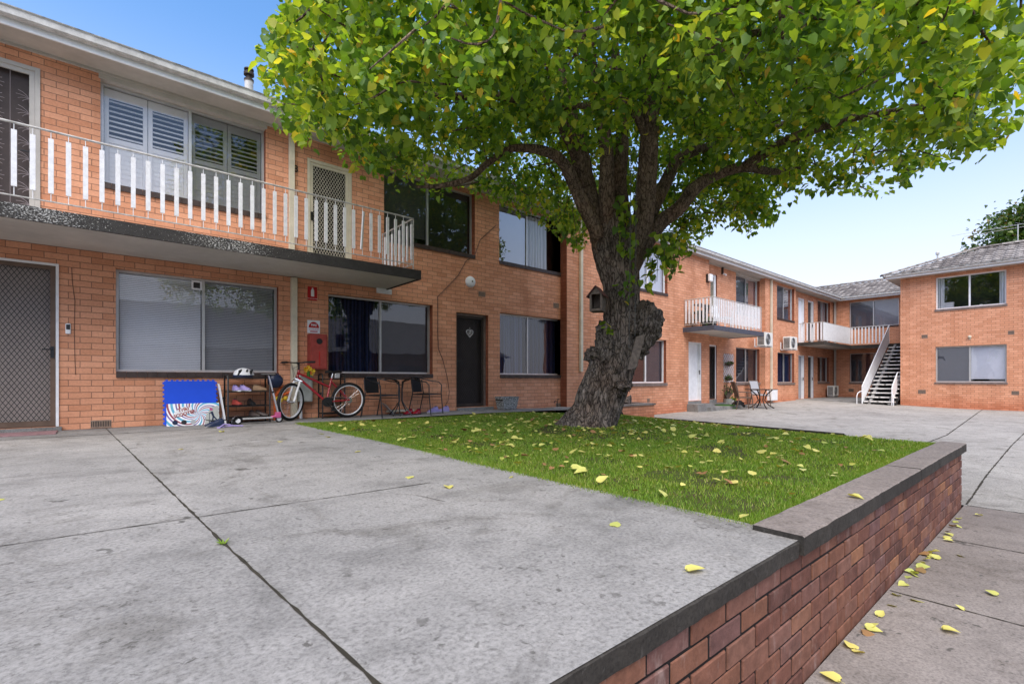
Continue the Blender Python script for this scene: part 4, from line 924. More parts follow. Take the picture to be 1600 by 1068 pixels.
# crown: branch nodes grown towards targets, leaves hung on the twigs
BOT = [(380,60),(400,110),(415,170),(430,205),(470,228),(520,243),(570,272),(600,290),(650,300),(700,298),(740,302),(780,322),(830,338),(870,372),(905,398),(925,375),(945,300),(985,300),(1000,365),(1035,372),(1060,398),(1090,382),(1130,352),(1180,362),(1215,345),(1250,300),(1310,292),(1340,300),(1380,318),(1410,285),(1450,268),(1500,250),(1555,245),(1590,190),(1640,170),(1900,150)]
bxs = [p[0] for p in BOT]; bys = [p[1] for p in BOT]
CR = 4.45
def crown_ok(p, slack=0):
    d = p[0]*CS+p[1]*SN
    if p[1] > 8.1 and p[2] < 5.3: return False
    if p[1] > 8.3 and p[2] < 4.6+(p[1]-8.4)*.42+.3: return False
    if d < .6: return p[2] > 2.4
    px, py = proj(*p)
    lim = ip(px, bxs, bys)
    if px < 380: return False
    wob = 9*noise.noise(Vector((px*.045,7.7,0)))+6*noise.noise(Vector((px*.11,3,0)))
    if px < 470:      # left margin of the crown
        mx = ip(py, [-300,-60,0,40,90,140,200,230], [470,440,432,422,400,412,430,475])+6*noise.noise(Vector((py*.08,1,0)))
        if px < mx-slack: return False
    return py < lim+wob+slack
nodes = []; par = []
for (C, Rr) in LIMBS:
    for i, (c, r_) in enumerate(zip(C, Rr)):
        if c[2] > 1.9: nodes.append(c)
NL = len(nodes); nodes = [np.array(n_) for n_ in nodes]; arr = np.array(nodes)
targets = []; tries = 0
while len(targets) < 1900 and tries < 60000:
    tries += 1
    rho = CR*math.sqrt(random.random()); th = random.uniform(0, 2*math.pi); x, y = TX+rho*math.cos(th), TY+rho*math.sin(th); q = rho/CR
    zb = 2.0+1.3*(1-q*q); zt_ = 4.0+4.2*math.sqrt(max(0,1-q**2.4)); z = zb+(zt_-zb)*random.random()**1.15
    if z > 7.6: continue
    if (x*CS+y*SN) > 0 and crown_ok((x,y,z), -8): targets.append(np.array((x,y,z)))
    elif (x*CS+y*SN) <= 0: continue
targets.sort(key=lambda t_: np.linalg.norm(t_-np.array((TX,TY,3.5))))
tw = MB(); twig_nodes = []; grown = []
for T in targets:
    dd_ = np.linalg.norm(arr-T, axis=1); i = int(np.argmin(dd_)); s = arr[i]; D = float(dd_[i])
    if D < .12: continue
    mid = (s+T)/2+RS.normal(0, .09*D, 3)+np.array((0,0,-.05*D)); n_ = max(3, int(D/.16)); new = []
    for k in range(1, n_+1): t_ = k/n_; new.append((1-t_)**2*s+2*t_*(1-t_)*mid+t_*t_*T)
    r0 = min(.030, .006+.010*D); tw.tube([s]+new, [r0]+[r0*(1-.8*(k+1)/n_)+.0025 for k in range(n_)], 5, cap=False)
    arr = np.vstack([arr]+[np.array(new)[::1]]); twig_nodes += new[-max(2, n_//2):]
tw.build('branches', M['bark2'], tree, smooth=True)
for q in range(3400):      # short fine twigs
    s = twig_nodes[random.randrange(len(twig_nodes))]; e = s+RS.normal(0,.14,3); twig_nodes.append(e)
TN = np.array(twig_nodes)
def leaves(cent, size, droop=.55, ok=None):
    """heart shaped folded leaves; returns V,F"""
    n = len(cent); yaw = RS.uniform(0,2*math.pi,n); pit = RS.normal(-droop,.55,n); roll = RS.normal(0,.6,n); s = size
    f = np.stack([np.cos(yaw)*np.cos(pit), np.sin(yaw)*np.cos(pit), np.sin(pit)],1)
    sd = np.stack([-np.sin(yaw), np.cos(yaw), np.zeros(n)],1); up = np.cross(f, sd)
    cr, sr = np.cos(roll)[:,None], np.sin(roll)[:,None]; sd2 = sd*cr+up*sr; up2 = up*cr-sd*sr
    T = [(0,0,0),(-.10,.30,.05),(.30,.46,.09),(.72,.26,.02),(1.06,0,-.10),(.45,0,-.02),(-.10,-.30,.05),(.30,-.46,.09),(.72,-.26,.02)]
    cu = RS.uniform(.3,1.8,n)
    V = np.stack([cent+s[:,None]*(f*a+sd2*b_+up2*(c*cu[:,None])) for (a,b_,c) in T],1).reshape(-1,3)
    Fb = np.array([(0,5,2,1),(5,4,3,2),(0,6,7,5),(5,7,8,4)]); Fq = (np.arange(n)[:,None,None]*9+Fb[None]).reshape(-1,4); return V, Fq
NLF = 108000
idx = RS.randint(0, len(TN), NLF); cen = TN[idx]+RS.normal(0,.085,(NLF,3)); cen[:,2] -= np.abs(RS.normal(0,.05,NLF))
ok = np.array([crown_ok(c, 3) for c in cen]); cen = cen[ok]
# leaves hanging over the camera are trimmed to keep the crown from touching it
ok = np.linalg.norm(cen, axis=1) > 3.0; cen = cen[ok]; ok = (cen[:,1] < 5.8) | (RS.rand(len(cen)) < .50); cen = cen[ok]; dl = np.linalg.norm(cen, axis=1)
V, Fq = leaves(cen, RS.uniform(.045,.095,len(cen))*(1+.25*(RS.rand(len(cen))<.12))*np.clip(dl/5.2,.72,1.05)); print('leaves', len(cen))
np_mesh('leaves', V, Fq, M['leaf'], tree)
# hanging sprays beside the trunk
hs = []; twl = []
for (px, y0, y1, d) in ((985,330,470,6.75),(978,300,395,6.7),(1042,370,425,6.9),(1025,380,440,6.9),(1062,372,420,7.0),(1050,360,420,6.8),(1035,365,410,6.7),(1075,365,395,7.0),(1055,380,412,6.9),(1015,380,455,6.9),(1045,395,430,6.8),(895,330,395,6.9),(880,340,372,6.9),(948,505,520,6.8)):
    a = tp(px,y0,d); e = tp(px+random.uniform(-8,8),y1,d); MB().tube([a,(a+e)/2+Vector((.03,0,0)),e],.004,5).build('hanging_twig', M['bark2'], tree)
    for k in range(int((y1-y0)/3.2)+5): t_ = random.random(); c = a.lerp(e,t_); hs.append((c.x+random.gauss(0,.05), c.y+random.gauss(0,.05), c.z+random.gauss(0,.03)))
hs = np.array(hs); V, Fq = leaves(hs, RS.uniform(.07,.12,len(hs)), .8); np_mesh('hanging_leaves', V, Fq, M['leaf'], tree)
# ------------------------------------------------------------------ far tree behind the right roof
c = P(1672,345,D=34); ft = thing('evergreen_tree', (c.x,c.y,-1.2), 'dark evergreen tree rising behind the tiled roof at the right edge', 'tree')
m = MB(); m.tube([(c.x,c.y,-1.3),(c.x+.1,c.y,3),(c.x,c.y+.2,7),(c.x,c.y,11)],[.4,.32,.22,.08],10); m.build('trunk', M['bark2'], ft, smooth=True)
cl = []; br = MB()
for k in range(260):
    a = random.uniform(0,2*math.pi); e = random.uniform(-.5,1.35); rr = 4.6*(1+.30*math.sin(3*a+1))*random.uniform(.55,1.0); hz = math.cos(e)
    q = np.array((c.x+rr*hz*math.cos(a), c.y+rr*hz*math.sin(a), 9.0+4.2*math.sin(e)*random.uniform(.7,1.0))); cl.append(q)
    if k % 3 == 0: br.tube([(c.x,c.y,6.5+random.uniform(0,3)), tuple((q+np.array((c.x,c.y,9)))/2), tuple(q)], [.08,.05,.02], 5)
br.build('branches', M['bark2'], ft); cl = np.array(cl); n = 30000; cen = cl[RS.randint(0,len(cl),n)]+RS.normal(0,.42,(n,3)); V, Fq = leaves(cen, RS.uniform(.14,.28,n)); np_mesh('leaves', V, Fq, M['leafd'], ft)
# ------------------------------------------------------------------ things along the left wall
G = -.70
# bicycle leaning on the wall, front wheel turned to the courtyard
bk = thing('bicycle', (2.95, 8.6, G), 'red bicycle with white rimmed wheels leaning under the red cabinet, front wheel turned', 'bicycle')
def wheel(c, ax, r=.32):
    ax = Vector(ax).normalized(); c = Vector(c)
    wl = MB().ring(c, ax, r-.026, .026, 40, 10).build('wheel', M['rubber'], bk, smooth=True)
    m = MB(); 
    for s in (-1,1): m.ring(c+ax*.011*s, ax, r-.056, .0075, 40, 6)
    m.build('rim', M['white'], wl, smooth=True)
    a = ax.orthogonal().normalized(); b_ = ax.cross(a); m = MB()
    for k in range(28):
        w_ = 2*math.pi*k/28; e = c+(a*math.cos(w_)+b_*math.sin(w_))*(r-.07); w2_ = w_+(.5 if k % 2 else -.5); h = c+ax*(.028 if k % 4 < 2 else -.028)+(a*math.cos(w2_)+b_*math.sin(w2_))*.02; m.bar(h, e, .0014, 3)
    m.build('spokes', M['chrome'], wl); m = MB(); m.bar(c-ax*.05, c+ax*.05, .02, 10); m.build('hub', M['chrome'], wl, smooth=True); return wl
RH = Vector((3.45,8.63,-.38)); FH = Vector((2.44,8.56,-.38)); fa = Vector((math.cos(R(125.5)), math.sin(R(125.5)),0)); fd = Vector((math.cos(R(215.5)), math.sin(R(215.5)),0))
wheel(RH, (0,1,.06)); wheel(FH, fa+Vector((0,0,.05)))
BB_ = Vector((3.05,8.62,-.40)); ST = Vector((3.17,8.70,.015)); HB = FH-fd*.17+Vector((0,.03,.40)); HT = HB-fd*.05+Vector((0,.01,.13)); 
m = MB()
m.bar(BB_, ST, .017, 10); m.bar(HB+Vector((0,0,.09)), BB_.lerp(ST,.62), .018, 10); m.bar(HB+Vector((0,0,.02)), BB_, .021, 10); m.bar(HB, HT, .022, 10)
for s in (-1,1):
    o = Vector((0,.055*s,0)); m.bar(BB_+o*.5, RH+o, .010, 8); m.bar(ST.lerp(BB_,.12)+o*.4, RH+o, .009, 8)
m.bar(BB_-Vector((0,.04,0)), BB_+Vector((0,.04,0)), .026, 10); m.build('frame', M['red'], bk, smooth=True)
m = MB()
for s in (-1,1): m.bar(FH+fa*.058*s, HB+fa*.058*s-fd*.0+Vector((0,0,-.05)), .018, 8)
m.bar(HB+fa*.075+Vector((0,0,-.05)), HB-fa*.075+Vector((0,0,-.05)), .02, 8); m.bar(HB+Vector((0,0,-.05)), HB, .018, 8); m.build('fork', M['white'], bk, smooth=True)
m = MB(); tp_ = HT+Vector((0,0,.13))-fd*.0; m.bar(HT, tp_, .014, 8); m.bar(tp_-Vector((0,0,.02)), tp_+fd*.05, .018, 8); hb = tp_+fd*.05
L0 = hb+fa*.12; m.tube([hb-fa*.31-fd*.03+Vector((0,0,.012)), hb-fa*.17+Vector((0,0,.01)), hb-fa*.05, hb+fa*.05, hb+fa*.17+Vector((0,0,.01)), hb+fa*.31-fd*.03+Vector((0,0,.012))], .012, 8)
hbm = m.build('handlebar', M['black'], bk, smooth=True)
for s in (-1,1):
    MB().bar(hb+fa*.20*s-fd*.008+Vector((0,0,.011)), hb+fa*.33*s-fd*.035+Vector((0,0,.012)), .018, 8).build('grip', M['rubber'], hbm); MB().tube([hb+fa*.19*s, hb+fa*.19*s+fd*.05, hb+fa*.29*s+fd*.055], .007, 6).build('brake_lever', M['black'], hbm)
m = MB(); m.tube([hb+fa*.15, hb+fd*.13+Vector((0,0,-.02)), HB+fd*.08+Vector((0,0,-.02)), HB+fa*.04], .004, 5); m.tube([hb-fa*.15, hb+fd*.10+Vector((0,0,-.10)), HB+fd*.03, HB-fa*.04+Vector((0,0,.03))], .004, 5); m.build('brake_cable', M['black'], bk)
m = MB(); m.bar(ST, ST+Vector((.025,.01,.09)), .012, 8); m.build('seat_post', M['chrome'], bk)
m = MB(); sc = ST+Vector((.03,.01,.11)); vs = []
for (x, wx, zz) in ((-.14,.016,.0),(-.09,.022,.006),(-.02,.035,.0),(.05,.07,.004),(.11,.082,.012),(.14,.06,.006)):
    for k in range(8):
        w_ = 2*math.pi*k/8; vs.append((sc.x+x, sc.y+wx*math.cos(w_), sc.z+zz+.022*math.sin(w_)))
m.add(vs, [(i*8+k,i*8+(k+1)%8,(i+1)*8+(k+1)%8,(i+1)*8+k) for i in range(5) for k in range(8)]+[tuple(range(7,-1,-1)),tuple(40+k for k in range(8))]); m.build('saddle', M['black'], bk, smooth=True)
MB().box((sc.x+.02,sc.y-.05,sc.z-.11),(sc.x+.11,sc.y+.04,sc.z-.02)).build('saddle_bag', M['alu'], bk, bevel=.015)
m = MB(); m.disc(BB_-Vector((0,.05,0)), (0,1,0), .085, .006, 28); ck = m.build('crankset', M['black'], bk)
for s in (-1,1): m = MB(); e_ = BB_+Vector((-.09*s,.07*s,.15*s)); m.bar(BB_+Vector((0,.065*s,0)), e_, .009, 6); m.box(e_+Vector((-.04,.0,-.01)), e_+Vector((.04,.08*s,.01))); m.build('crank_arm', M['black'], ck)
m = MB(); m.disc(RH-Vector((0,.045,0)), (0,1,0), .05, .02, 20); m.tube([BB_+Vector((0,-.05,.083)), RH+Vector((0,-.045,.048))], .004, 4); m.tube([BB_+Vector((0,-.05,-.083)), RH+Vector((-.02,-.045,-.09)), RH+Vector((.02,-.045,-.045))], .004, 4); m.build('gears', M['chrome'], bk)
m = MB(); m.tube([HB+fa*.10+Vector((0,0,-.06)), HB+fd*.05+Vector((0,0,-.01)), HB-fa*.10+Vector((0,0,-.06))], .012, 6); m.build('brake_arch', M['chrome'], bk)
# shoe rack with four shelves
def rack(x0, x1, y0, y1, z1, label, shelves, loops=False):
    r = thing('shoe_rack', ((x0+x1)/2,(y0+y1)/2,G), label, 'shoe rack', 'black shoe racks against the brick wall'); m = MB()
    for x in (x0,x1): m.tube([(x,y0,G),(x,y0,z1),(x,y0+.04,z1+.045),(x,y1-.04,z1+.045),(x,y1,z1),(x,y1,G)], .013, 8)
    m.build('frame', M['black'], r, smooth=True)
    for z in shelves:
        m = MB(); m.bar((x0,y0,z),(x1,y0,z),.009,6); m.bar((x0,y1,z),(x1,y1,z),.009,6)
        for k in range(6): m.bar((x0+.01,y0+(y1-y0)*k/5,z),(x1-.01,y0+(y1-y0)*k/5,z),.004,4)
        m.box((x0+.01,y0,z-.004),(x1-.01,y1,z+.001)); m.build('shelf', M['black'], r)
    return r
rack(1.53, 2.13, 8.62, 8.90, .02, 'black metal shoe rack carrying a white helmet and small shoes', [-.62,-.43,-.20,.015])
rack(3.02, 3.42, 8.72, 8.93, .05, 'black metal rack with hooped ends half hidden behind the red bicycle', [-.62,-.35,.0])
# helmet on the rack
hx, hy, hz = 1.76, 8.74, .03
h = thing('bike_helmet', (hx,hy,hz), 'white and black bicycle helmet lying on top of the shoe rack', 'helmet'); vs = []; mb = MB(); n, k2 = 22, 9
for i in range(k2):
    th = (math.pi/2)*i/(k2-1)
    for j in range(n):
        w_ = 2*math.pi*j/n; rx, ry, rz_ = .15, .10, .115; f = 1+.05*math.cos(5*w_)*math.cos(th); vs.append((hx+rx*f*math.cos(th)*math.cos(w_)*(1.05 if math.cos(w_)>0 else .95), hy+ry*f*math.cos(th)*math.sin(w_), hz+.035+rz_*math.sin(th)))
mb.add(vs, [(i*n+j,i*n+(j+1)%n,(i+1)*n+(j+1)%n,(i+1)*n+j) for i in range(k2-1) for j in range(n)]); mb.build('shell', M['white'], h, smooth=True)
m = MB(); m.lathe((0,0,0), [(.1,0),(.105,.02),(.1,.04)], 22); m.v = [(hx+v[0]*1.42,hy+v[1]*.95,hz+v[2]) for v in m.v]; m.build('rim_band', M['blued'], h, smooth=True)
m = MB()
for (a, b_) in ((-.5,.5),(.2,.5),(.75,.35)):
    m.obox((hx+.13*a,hy-.082+.02*abs(a),hz+.075),(.022,0,.012),(0,.012,.01),(.012,0,.034))
m.build('air_slot', M['black'], h)
def shoe(p, rz, col, label, sole='rubber', group=None, s=.2, name='shoe'):
    r = thing(name, p, label, 'shoe', group, rz); m = MB(); vs = []
    for (x, w, hh) in ((-.5,.16,.34),(-.42,.2,.46),(-.15,.19,.40),(.1,.21,.27),(.33,.22,.2),(.5,.14,.12)):
        for k in range(7): w_ = math.pi*k/6; vs.append((x*s, w*s*math.cos(w_), .02+hh*s*math.sin(w_)))
    m.add(vs, [(i*7+k,i*7+k+1,(i+1)*7+k+1,(i+1)*7+k) for i in range(5) for k in range(6)]+[tuple(range(6,-1,-1)),tuple(35+k for k in range(7))]); m.build('upper', M[col], r, smooth=True, local=True)
    m = MB(); m.tube([(-.5*s,0,.012),(0,0,.012),(.5*s,0,.012)], [.17*s,.2*s,.16*s], 12); m.v = [(v[0],v[1],.012+(v[2]-.012)*.35) for v in m.v]; m.build('sole', M[sole], r, local=True); m = MB(); m.disc((-.28*s,0,.02+.42*s), (.35,0,1), .11*s, .004, 12); m.build('opening', M['blued'], r, local=True)
    return r
shoe((1.66,8.68,-.195), R(-80), 'purple', 'lilac trimmed sneaker, left one of the pair on the shelf below the helmet', 'white', 'lilac sneakers'); shoe((1.78,8.68,-.195), R(-60), 'purple', 'lilac trimmed sneaker, right one of the pair on the shelf below the helmet', 'white', 'lilac sneakers')
shoe((2.0,8.70,-.195), R(-20), 'skin', 'tan strappy sandal on the right of the shelf below the helmet', 'skin'); shoe((1.88,8.72,-.425), R(-80), 'black', 'small black shoe on the third shelf of the rack'); shoe((1.67,8.70,-.425), R(-70), 'boxred', 'small red shoe at the left of the third shelf'); shoe((1.93,8.70,-.615), R(-50), 'sill', 'dark brown shoe on the bottom shelf of the rack, left one of two', group='brown shoes'); shoe((2.03,8.70,-.615), R(-30), 'sill', 'dark brown shoe on the bottom shelf of the rack, right one of two', group='brown shoes')
shoe((4.62,8.55,G), R(-160), 'red', 'dark red shoe under the right bistro chair, nearer the table', group='dark red shoes', s=.22); shoe((4.78,8.50,G), R(-150), 'red', 'dark red shoe under the right bistro chair, farther from the table', group='dark red shoes', s=.22)
shoe((5.28,8.72,G), R(-170), 'purple', 'lilac plastic clog by the dark screen door, left one', 'white', 'lilac clogs', .26); shoe((5.55,8.74,G), R(-175), 'purple', 'lilac plastic clog by the dark screen door, right one', 'white', 'lilac clogs', .26)
shoe((1.27,8.12,G), R(-170), 'blued', 'navy slipper lying in front of the patterned scooter carton', 'alu', s=.24)
# blue foam mat and the patterned carton
x0, x1 = .74, 1.40; th = R(9)
q = thing('foam_mat', (1.06,8.83,G), 'bright blue interlocking foam mat standing against the bricks behind the carton', 'foam mat')
m = MB(); pts = []; n = 10; sgl = .665
def edge(a, b_):
    a, b_ = Vector(a), Vector(b_); d = (b_-a)/n; o = Vector((d.y,-d.x))*.28; r = []
    for k in range(n): r += [a+d*k, a+d*(k+.30), a+d*(k+.22)+o, a+d*(k+.78)+o, a+d*(k+.70)]
    return r
pp = edge((0,0),(sgl,0))+edge((sgl,0),(sgl,sgl))+edge((sgl,sgl),(0,sgl))+edge((0,sgl),(0,0)); N_ = len(pp)
fr_ = lambda u, v, d: (.735+u, 8.76+math.sin(th)*v*1.0+d*math.cos(th), G+.015+v*math.cos(th)-d*math.sin(th))
m.add([fr_(p_.x,p_.y,0) for p_ in pp]+[fr_(p_.x,p_.y,.014) for p_ in pp], [tuple(range(N_)), tuple(range(2*N_-1,N_-1,-1))]+[(i,(i+1)%N_,N_+(i+1)%N_,N_+i) for i in range(N_)]); m.build('mat_sheet', M['blue'], q)
t = NT('swirl_print', .5, .3); tc = t.N('ShaderNodeTexCoord'); sp = t.N('ShaderNodeSeparateXYZ'); t.L(tc.outputs['Object'], sp.inputs[0])
dx_ = t.math('SUBTRACT', sp.outputs[0], .065); dz_ = t.math('SUBTRACT', sp.outputs[2], .17); ang = t.math('ARCTAN2', dz_, dx_); rad_ = t.math('SQRT', t.math('ADD', t.math('MULTIPLY',dx_,dx_), t.math('MULTIPLY',dz_,dz_)))
ph = t.math('FRACT', t.math('ADD', t.math('MULTIPLY', t.math('ADD', ang, t.math('MULTIPLY', rad_, 5.5)), 7/(2*math.pi)), 10))
r = t.N('ShaderNodeValToRGB'); r.color_ramp.interpolation = 'CONSTANT'; e = r.color_ramp.elements
for _ in range(4): e.new(.5)
for i, (p_, c_) in enumerate([(0,(.85,.87,.9)),(.2,(.13,.42,.60)),(.42,(.85,.87,.9)),(.58,(.30,.07,.10)),(.74,(.85,.87,.9)),(.86,(.20,.14,.34))]): e[i].position = p_; e[i].color = (*c_,1)
t.L(ph, r.inputs[0]); t.col(r.outputs[0]); M['swirl'] = t.m
cx, cy, cz = (x0+x1)/2+.02, 8.70, G
q = thing('scooter_carton', (cx,cy,cz), 'flat carton printed with red, white and blue swirls and scooter lettering, below the blue mat', 'carton')
def local_box(mb, a, b_): return mb.box(a, b_)
LN = Matrix.Rotation(-R(7),4,'X')
def leanb(mb): return mb.xform(Matrix.Translation((cx,cy,cz)) @ LN)
W2 = .335
leanb(MB().box((-W2,0,0),(W2,.06,.335))).build('carton_body', M['swirl'], q)
leanb(MB().add([(.14,-.002,.01),(W2-.005,-.002,.01),(W2-.005,-.002,.29),(.23,-.002,.27),(.16,-.002,.15)], [(0,1,2,3,4)])).build('plain_panel', M['meter'], q)
m = MB()      # little rider on the scooter
for a, b_, r_ in (((.235,.0,.20),(.255,0,.13),.016),((.255,0,.13),(.245,0,.07),.011),((.255,0,.13),(.30,0,.07),.011),((.235,0,.19),(.20,0,.17),.007),((.20,0,.045),(.29,0,.04),.006),((.20,0,.045),(.205,0,.17),.004)):
    a, b_ = Vector(a), Vector(b_); d = (b_-a).normalized(); nrm = Vector((-d.z,0,d.x))*r_; m.add([a+nrm+Vector((0,-.004,0)), b_+nrm*.8+Vector((0,-.004,0)), b_-nrm*.8+Vector((0,-.004,0)), a-nrm+Vector((0,-.004,0))], [(0,1,2,3)])
leanb(m).build('printed_rider', M['blued'], q)
leanb(MB().disc((.228,-.004,.235),(0,1,0),.022,.002,14)).build('printed_head', M['pink'], q)
for i, (x, c_) in enumerate(((-.235,'blued'),(-.125,'black'),(-.01,'alu'))): leanb(MB().disc((x,-.003,.055),(0,1,0),.034,.003,20)).build('printed_badge', M[c_], q)
def text(s, size, mat, parent, Mx, name='lettering', ext=.001, bold=0):
    cu = bpy.data.curves.new(name, 'FONT'); cu.body = s; cu.size = size; cu.extrude = ext; cu.offset = bold; cu.align_x = 'CENTER'; cu.align_y = 'CENTER'
    to = bpy.data.objects.new(name, cu); COL.objects.link(to); bpy.context.view_layer.update(); me = bpy.data.meshes.new_from_object(to.evaluated_get(bpy.context.evaluated_depsgraph_get())); bpy.data.objects.remove(to); bpy.data.curves.remove(cu)
    me.transform(Mx); me.transform(Matrix.Translation(-chain_loc(parent))); me.materials.clear(); me.materials.append(M[mat]); o = bpy.data.objects.new(name, me); COL.objects.link(o); o.parent = parent; return o
RX = Matrix.Rotation(R(90),4,'X')
leanb(MB().add([(-.24,-.0025,.13),(-.03,-.0025,.20),(-.02,-.0025,.275),(-.15,-.0025,.285),(-.25,-.0025,.20)], [(0,1,2,3,4)])).build('title_ground', M['white'], q)
text('Triki', .075, 'boxred', q, Matrix.Translation((cx,cy,cz)) @ LN @ Matrix.Translation((-.13,-.004,.245)) @ Matrix.Rotation(R(-14),4,'Y') @ RX, bold=.002); text('SCOOTER', .062, 'boxred', q, Matrix.Translation((cx,cy,cz)) @ LN @ Matrix.Translation((-.115,-.004,.18)) @ Matrix.Rotation(R(-16),4,'Y') @ RX, bold=.002)
# white pole, pump
m = MB(); m.obox((1.47,8.75,-.40),(.012,0,.0),(0,.05,.02),(-.045,.0,.31)); tag(m.build('white_board', M['white']), 'narrow white board leaning to the right of the blue mat', 'board')
q = thing('bicycle_pump', (1.50,8.86,G), 'small black and white floor pump standing left of the shoe rack', 'pump'); m = MB(); m.bar((1.50,8.86,G),(1.50,8.86,-.42),.014,8); m.build('barrel', M['white'], q); m = MB(); m.bar((1.50,8.86,-.42),(1.50,8.86,-.31),.007,6); m.bar((1.46,8.86,-.30),(1.54,8.86,-.30),.013,6); m.box((1.46,8.83,G),(1.54,8.89,G+.012)); m.build('handle', M['black'], q)
# kick scooter
q = thing('kick_scooter', (2.0,8.38,G), 'pink and silver kick scooter standing in front of the shoe rack', 'scooter')
m = MB(); m.box((1.68,8.33,G+.075),(2.10,8.44,G+.10)); m.build('deck', M['alu'], q, bevel=.006)
A_, B_ = Vector((2.20,8.38,G+.12)), Vector((2.06,8.42,.075)); m = MB(); m.bar(A_, A_.lerp(B_,.55), .017, 8); m.bar(A_.lerp(B_,.5), B_, .013, 8); st_ = m.build('steering_column', M['chrome'], q, smooth=True); m = MB(); m.disc(A_.lerp(B_,.57),(B_-A_),.024,.03,12); m.bar(B_+Vector((-.09,.06,0)), B_+Vector((.09,-.06,.0)), .017, 8); m.build('handlebar', M['black'], st_)
m = MB(); m.bar((2.09,8.385,G+.09), A_, .022, 8); m.box((2.15,8.34,G+.08),(2.23,8.42,G+.17)); m.build('fork', M['pink'], q, bevel=.01)
for x in (1.62, 2.21):
    wl = MB().ring((x,8.385,G+.06),(0,1,0),.047,.013,24,6).build('wheel', M['rubber'], q, smooth=True); MB().disc((x,8.385,G+.06),(0,1,0),.034,.02,20).build('wheel_core', M['white'], wl)
m = MB(); n = 10
for k in range(n):
    w0, w1 = R(35+k*13), R(35+(k+1)*13); m.quad((1.62+.078*math.cos(w0),8.345,G+.06+.078*math.sin(w0)),(1.62+.078*math.cos(w0),8.425,G+.06+.078*math.sin(w0)),(1.62+.078*math.cos(w1),8.425,G+.06+.078*math.sin(w1)),(1.62+.078*math.cos(w1),8.345,G+.06+.078*math.sin(w1)))
m.build('rear_fender', M['chrome'], q)
q = thing('skateboard', (1.42,8.42,G), 'black skateboard lying on the concrete in front of the white board', 'skateboard', rz=R(4)); m = MB(); n = 12; vs = []
for k in range(n+1):
    x = -.24+.48*k/n; w = .075*min(1, math.sqrt(max(0,1-(abs(x)/.245)**4))); z = .075+.03*max(0,(abs(x)-.15)/.1)**1.5
    vs += [(x,-w,z),(x,w,z),(x,w,z+.012),(x,-w,z+.012)]
m.add(vs, [(k*4+i,k*4+(i+1)%4,k*4+(i+1)%4+4,k*4+i+4) for k in range(n) for i in range(4)]+[(3,2,1,0),(n*4,n*4+1,n*4+2,n*4+3)]); m.build('deck', M['black'], q, local=True)
for x in (-.14,.14):
    m = MB(); m.bar((x,-.06,.03),(x,.06,.03),.01,6); m.box((x-.02,-.02,.03),(x+.02,.02,.075)); tk = m.build('truck', M['alu'], q, local=True)
    for y in (-.065,.065): MB().disc((x,y,.028),(0,1,0),.028,.03,14).build('wheel', M['rubber'], tk, local=True)
m = MB(); m.tube([(1.30,7.95,G+.008),(1.38,8.02,G+.05),(1.50,8.02,G+.02),(1.62,8.05,G+.008),(1.55,8.12,G+.008),(1.43,8.10,G+.01),(1.36,8.0,G+.008),(1.28,7.98,G+.006)], .010, 6, closed=True); tag(m.build('strap', M['purple'], smooth=True), 'pale blue strap looped on the concrete beside the skateboard', 'strap')
# round dark helmet, orange toy, flowers
m = MB(); m.ball((2.26,8.80,-.03),.125,20,14,(1,.55,1)); tag(m.build('round_cushion', M['blued'], smooth=True), 'round dark navy cushion behind the scooter handle', 'cushion'); m = None
q = thing('plastic_toy', (2.40,8.86,G), 'orange plastic toy with yellow balls behind the front bicycle wheel', 'toy'); m = MB(); m.tube([(2.27,8.86,G),(2.27,8.86,-.30),(2.36,8.86,-.16),(2.48,8.86,-.12)],[.02,.025,.035,.03],10); m.tube([(2.27,8.87,-.27),(2.42,8.87,-.26),(2.52,8.86,-.22)],.022,8); m.build('toy_frame', M['orange'], q, smooth=True)
for (x, z) in ((2.30,-.33),(2.44,-.33),(2.36,-.36)): MB().ball((x,8.85,z),.04,12,8).build('ball', M['yellow'], q, smooth=True)
q = thing('flower_bunch', (2.80,8.80,.02), 'small bunch of yellow and orange flowers between the handlebar and red cabinet', 'flowers'); 
for k in range(11):
    a, r_ = random.uniform(0,6.28), random.uniform(0,.08); c = Vector((2.80+r_*math.cos(a), 8.80+random.uniform(-.04,.04), .14+r_*math.sin(a))); m = MB()
    for j in range(6): w_ = 2*math.pi*j/6; m.add([c, c+Vector((.03*math.cos(w_-.4),-.012,.03*math.sin(w_-.4))), c+Vector((.042*math.cos(w_),-.02,.042*math.sin(w_))), c+Vector((.03*math.cos(w_+.4),-.012,.03*math.sin(w_+.4)))], [(0,1,2,3)])
    m.build('flower', M['yellow' if k % 3 else 'orange'], q)
m = MB(); m.bar((2.80,8.80,.02),(2.80,8.80,.14),.03,8); m.build('stems', M['turf'], q)
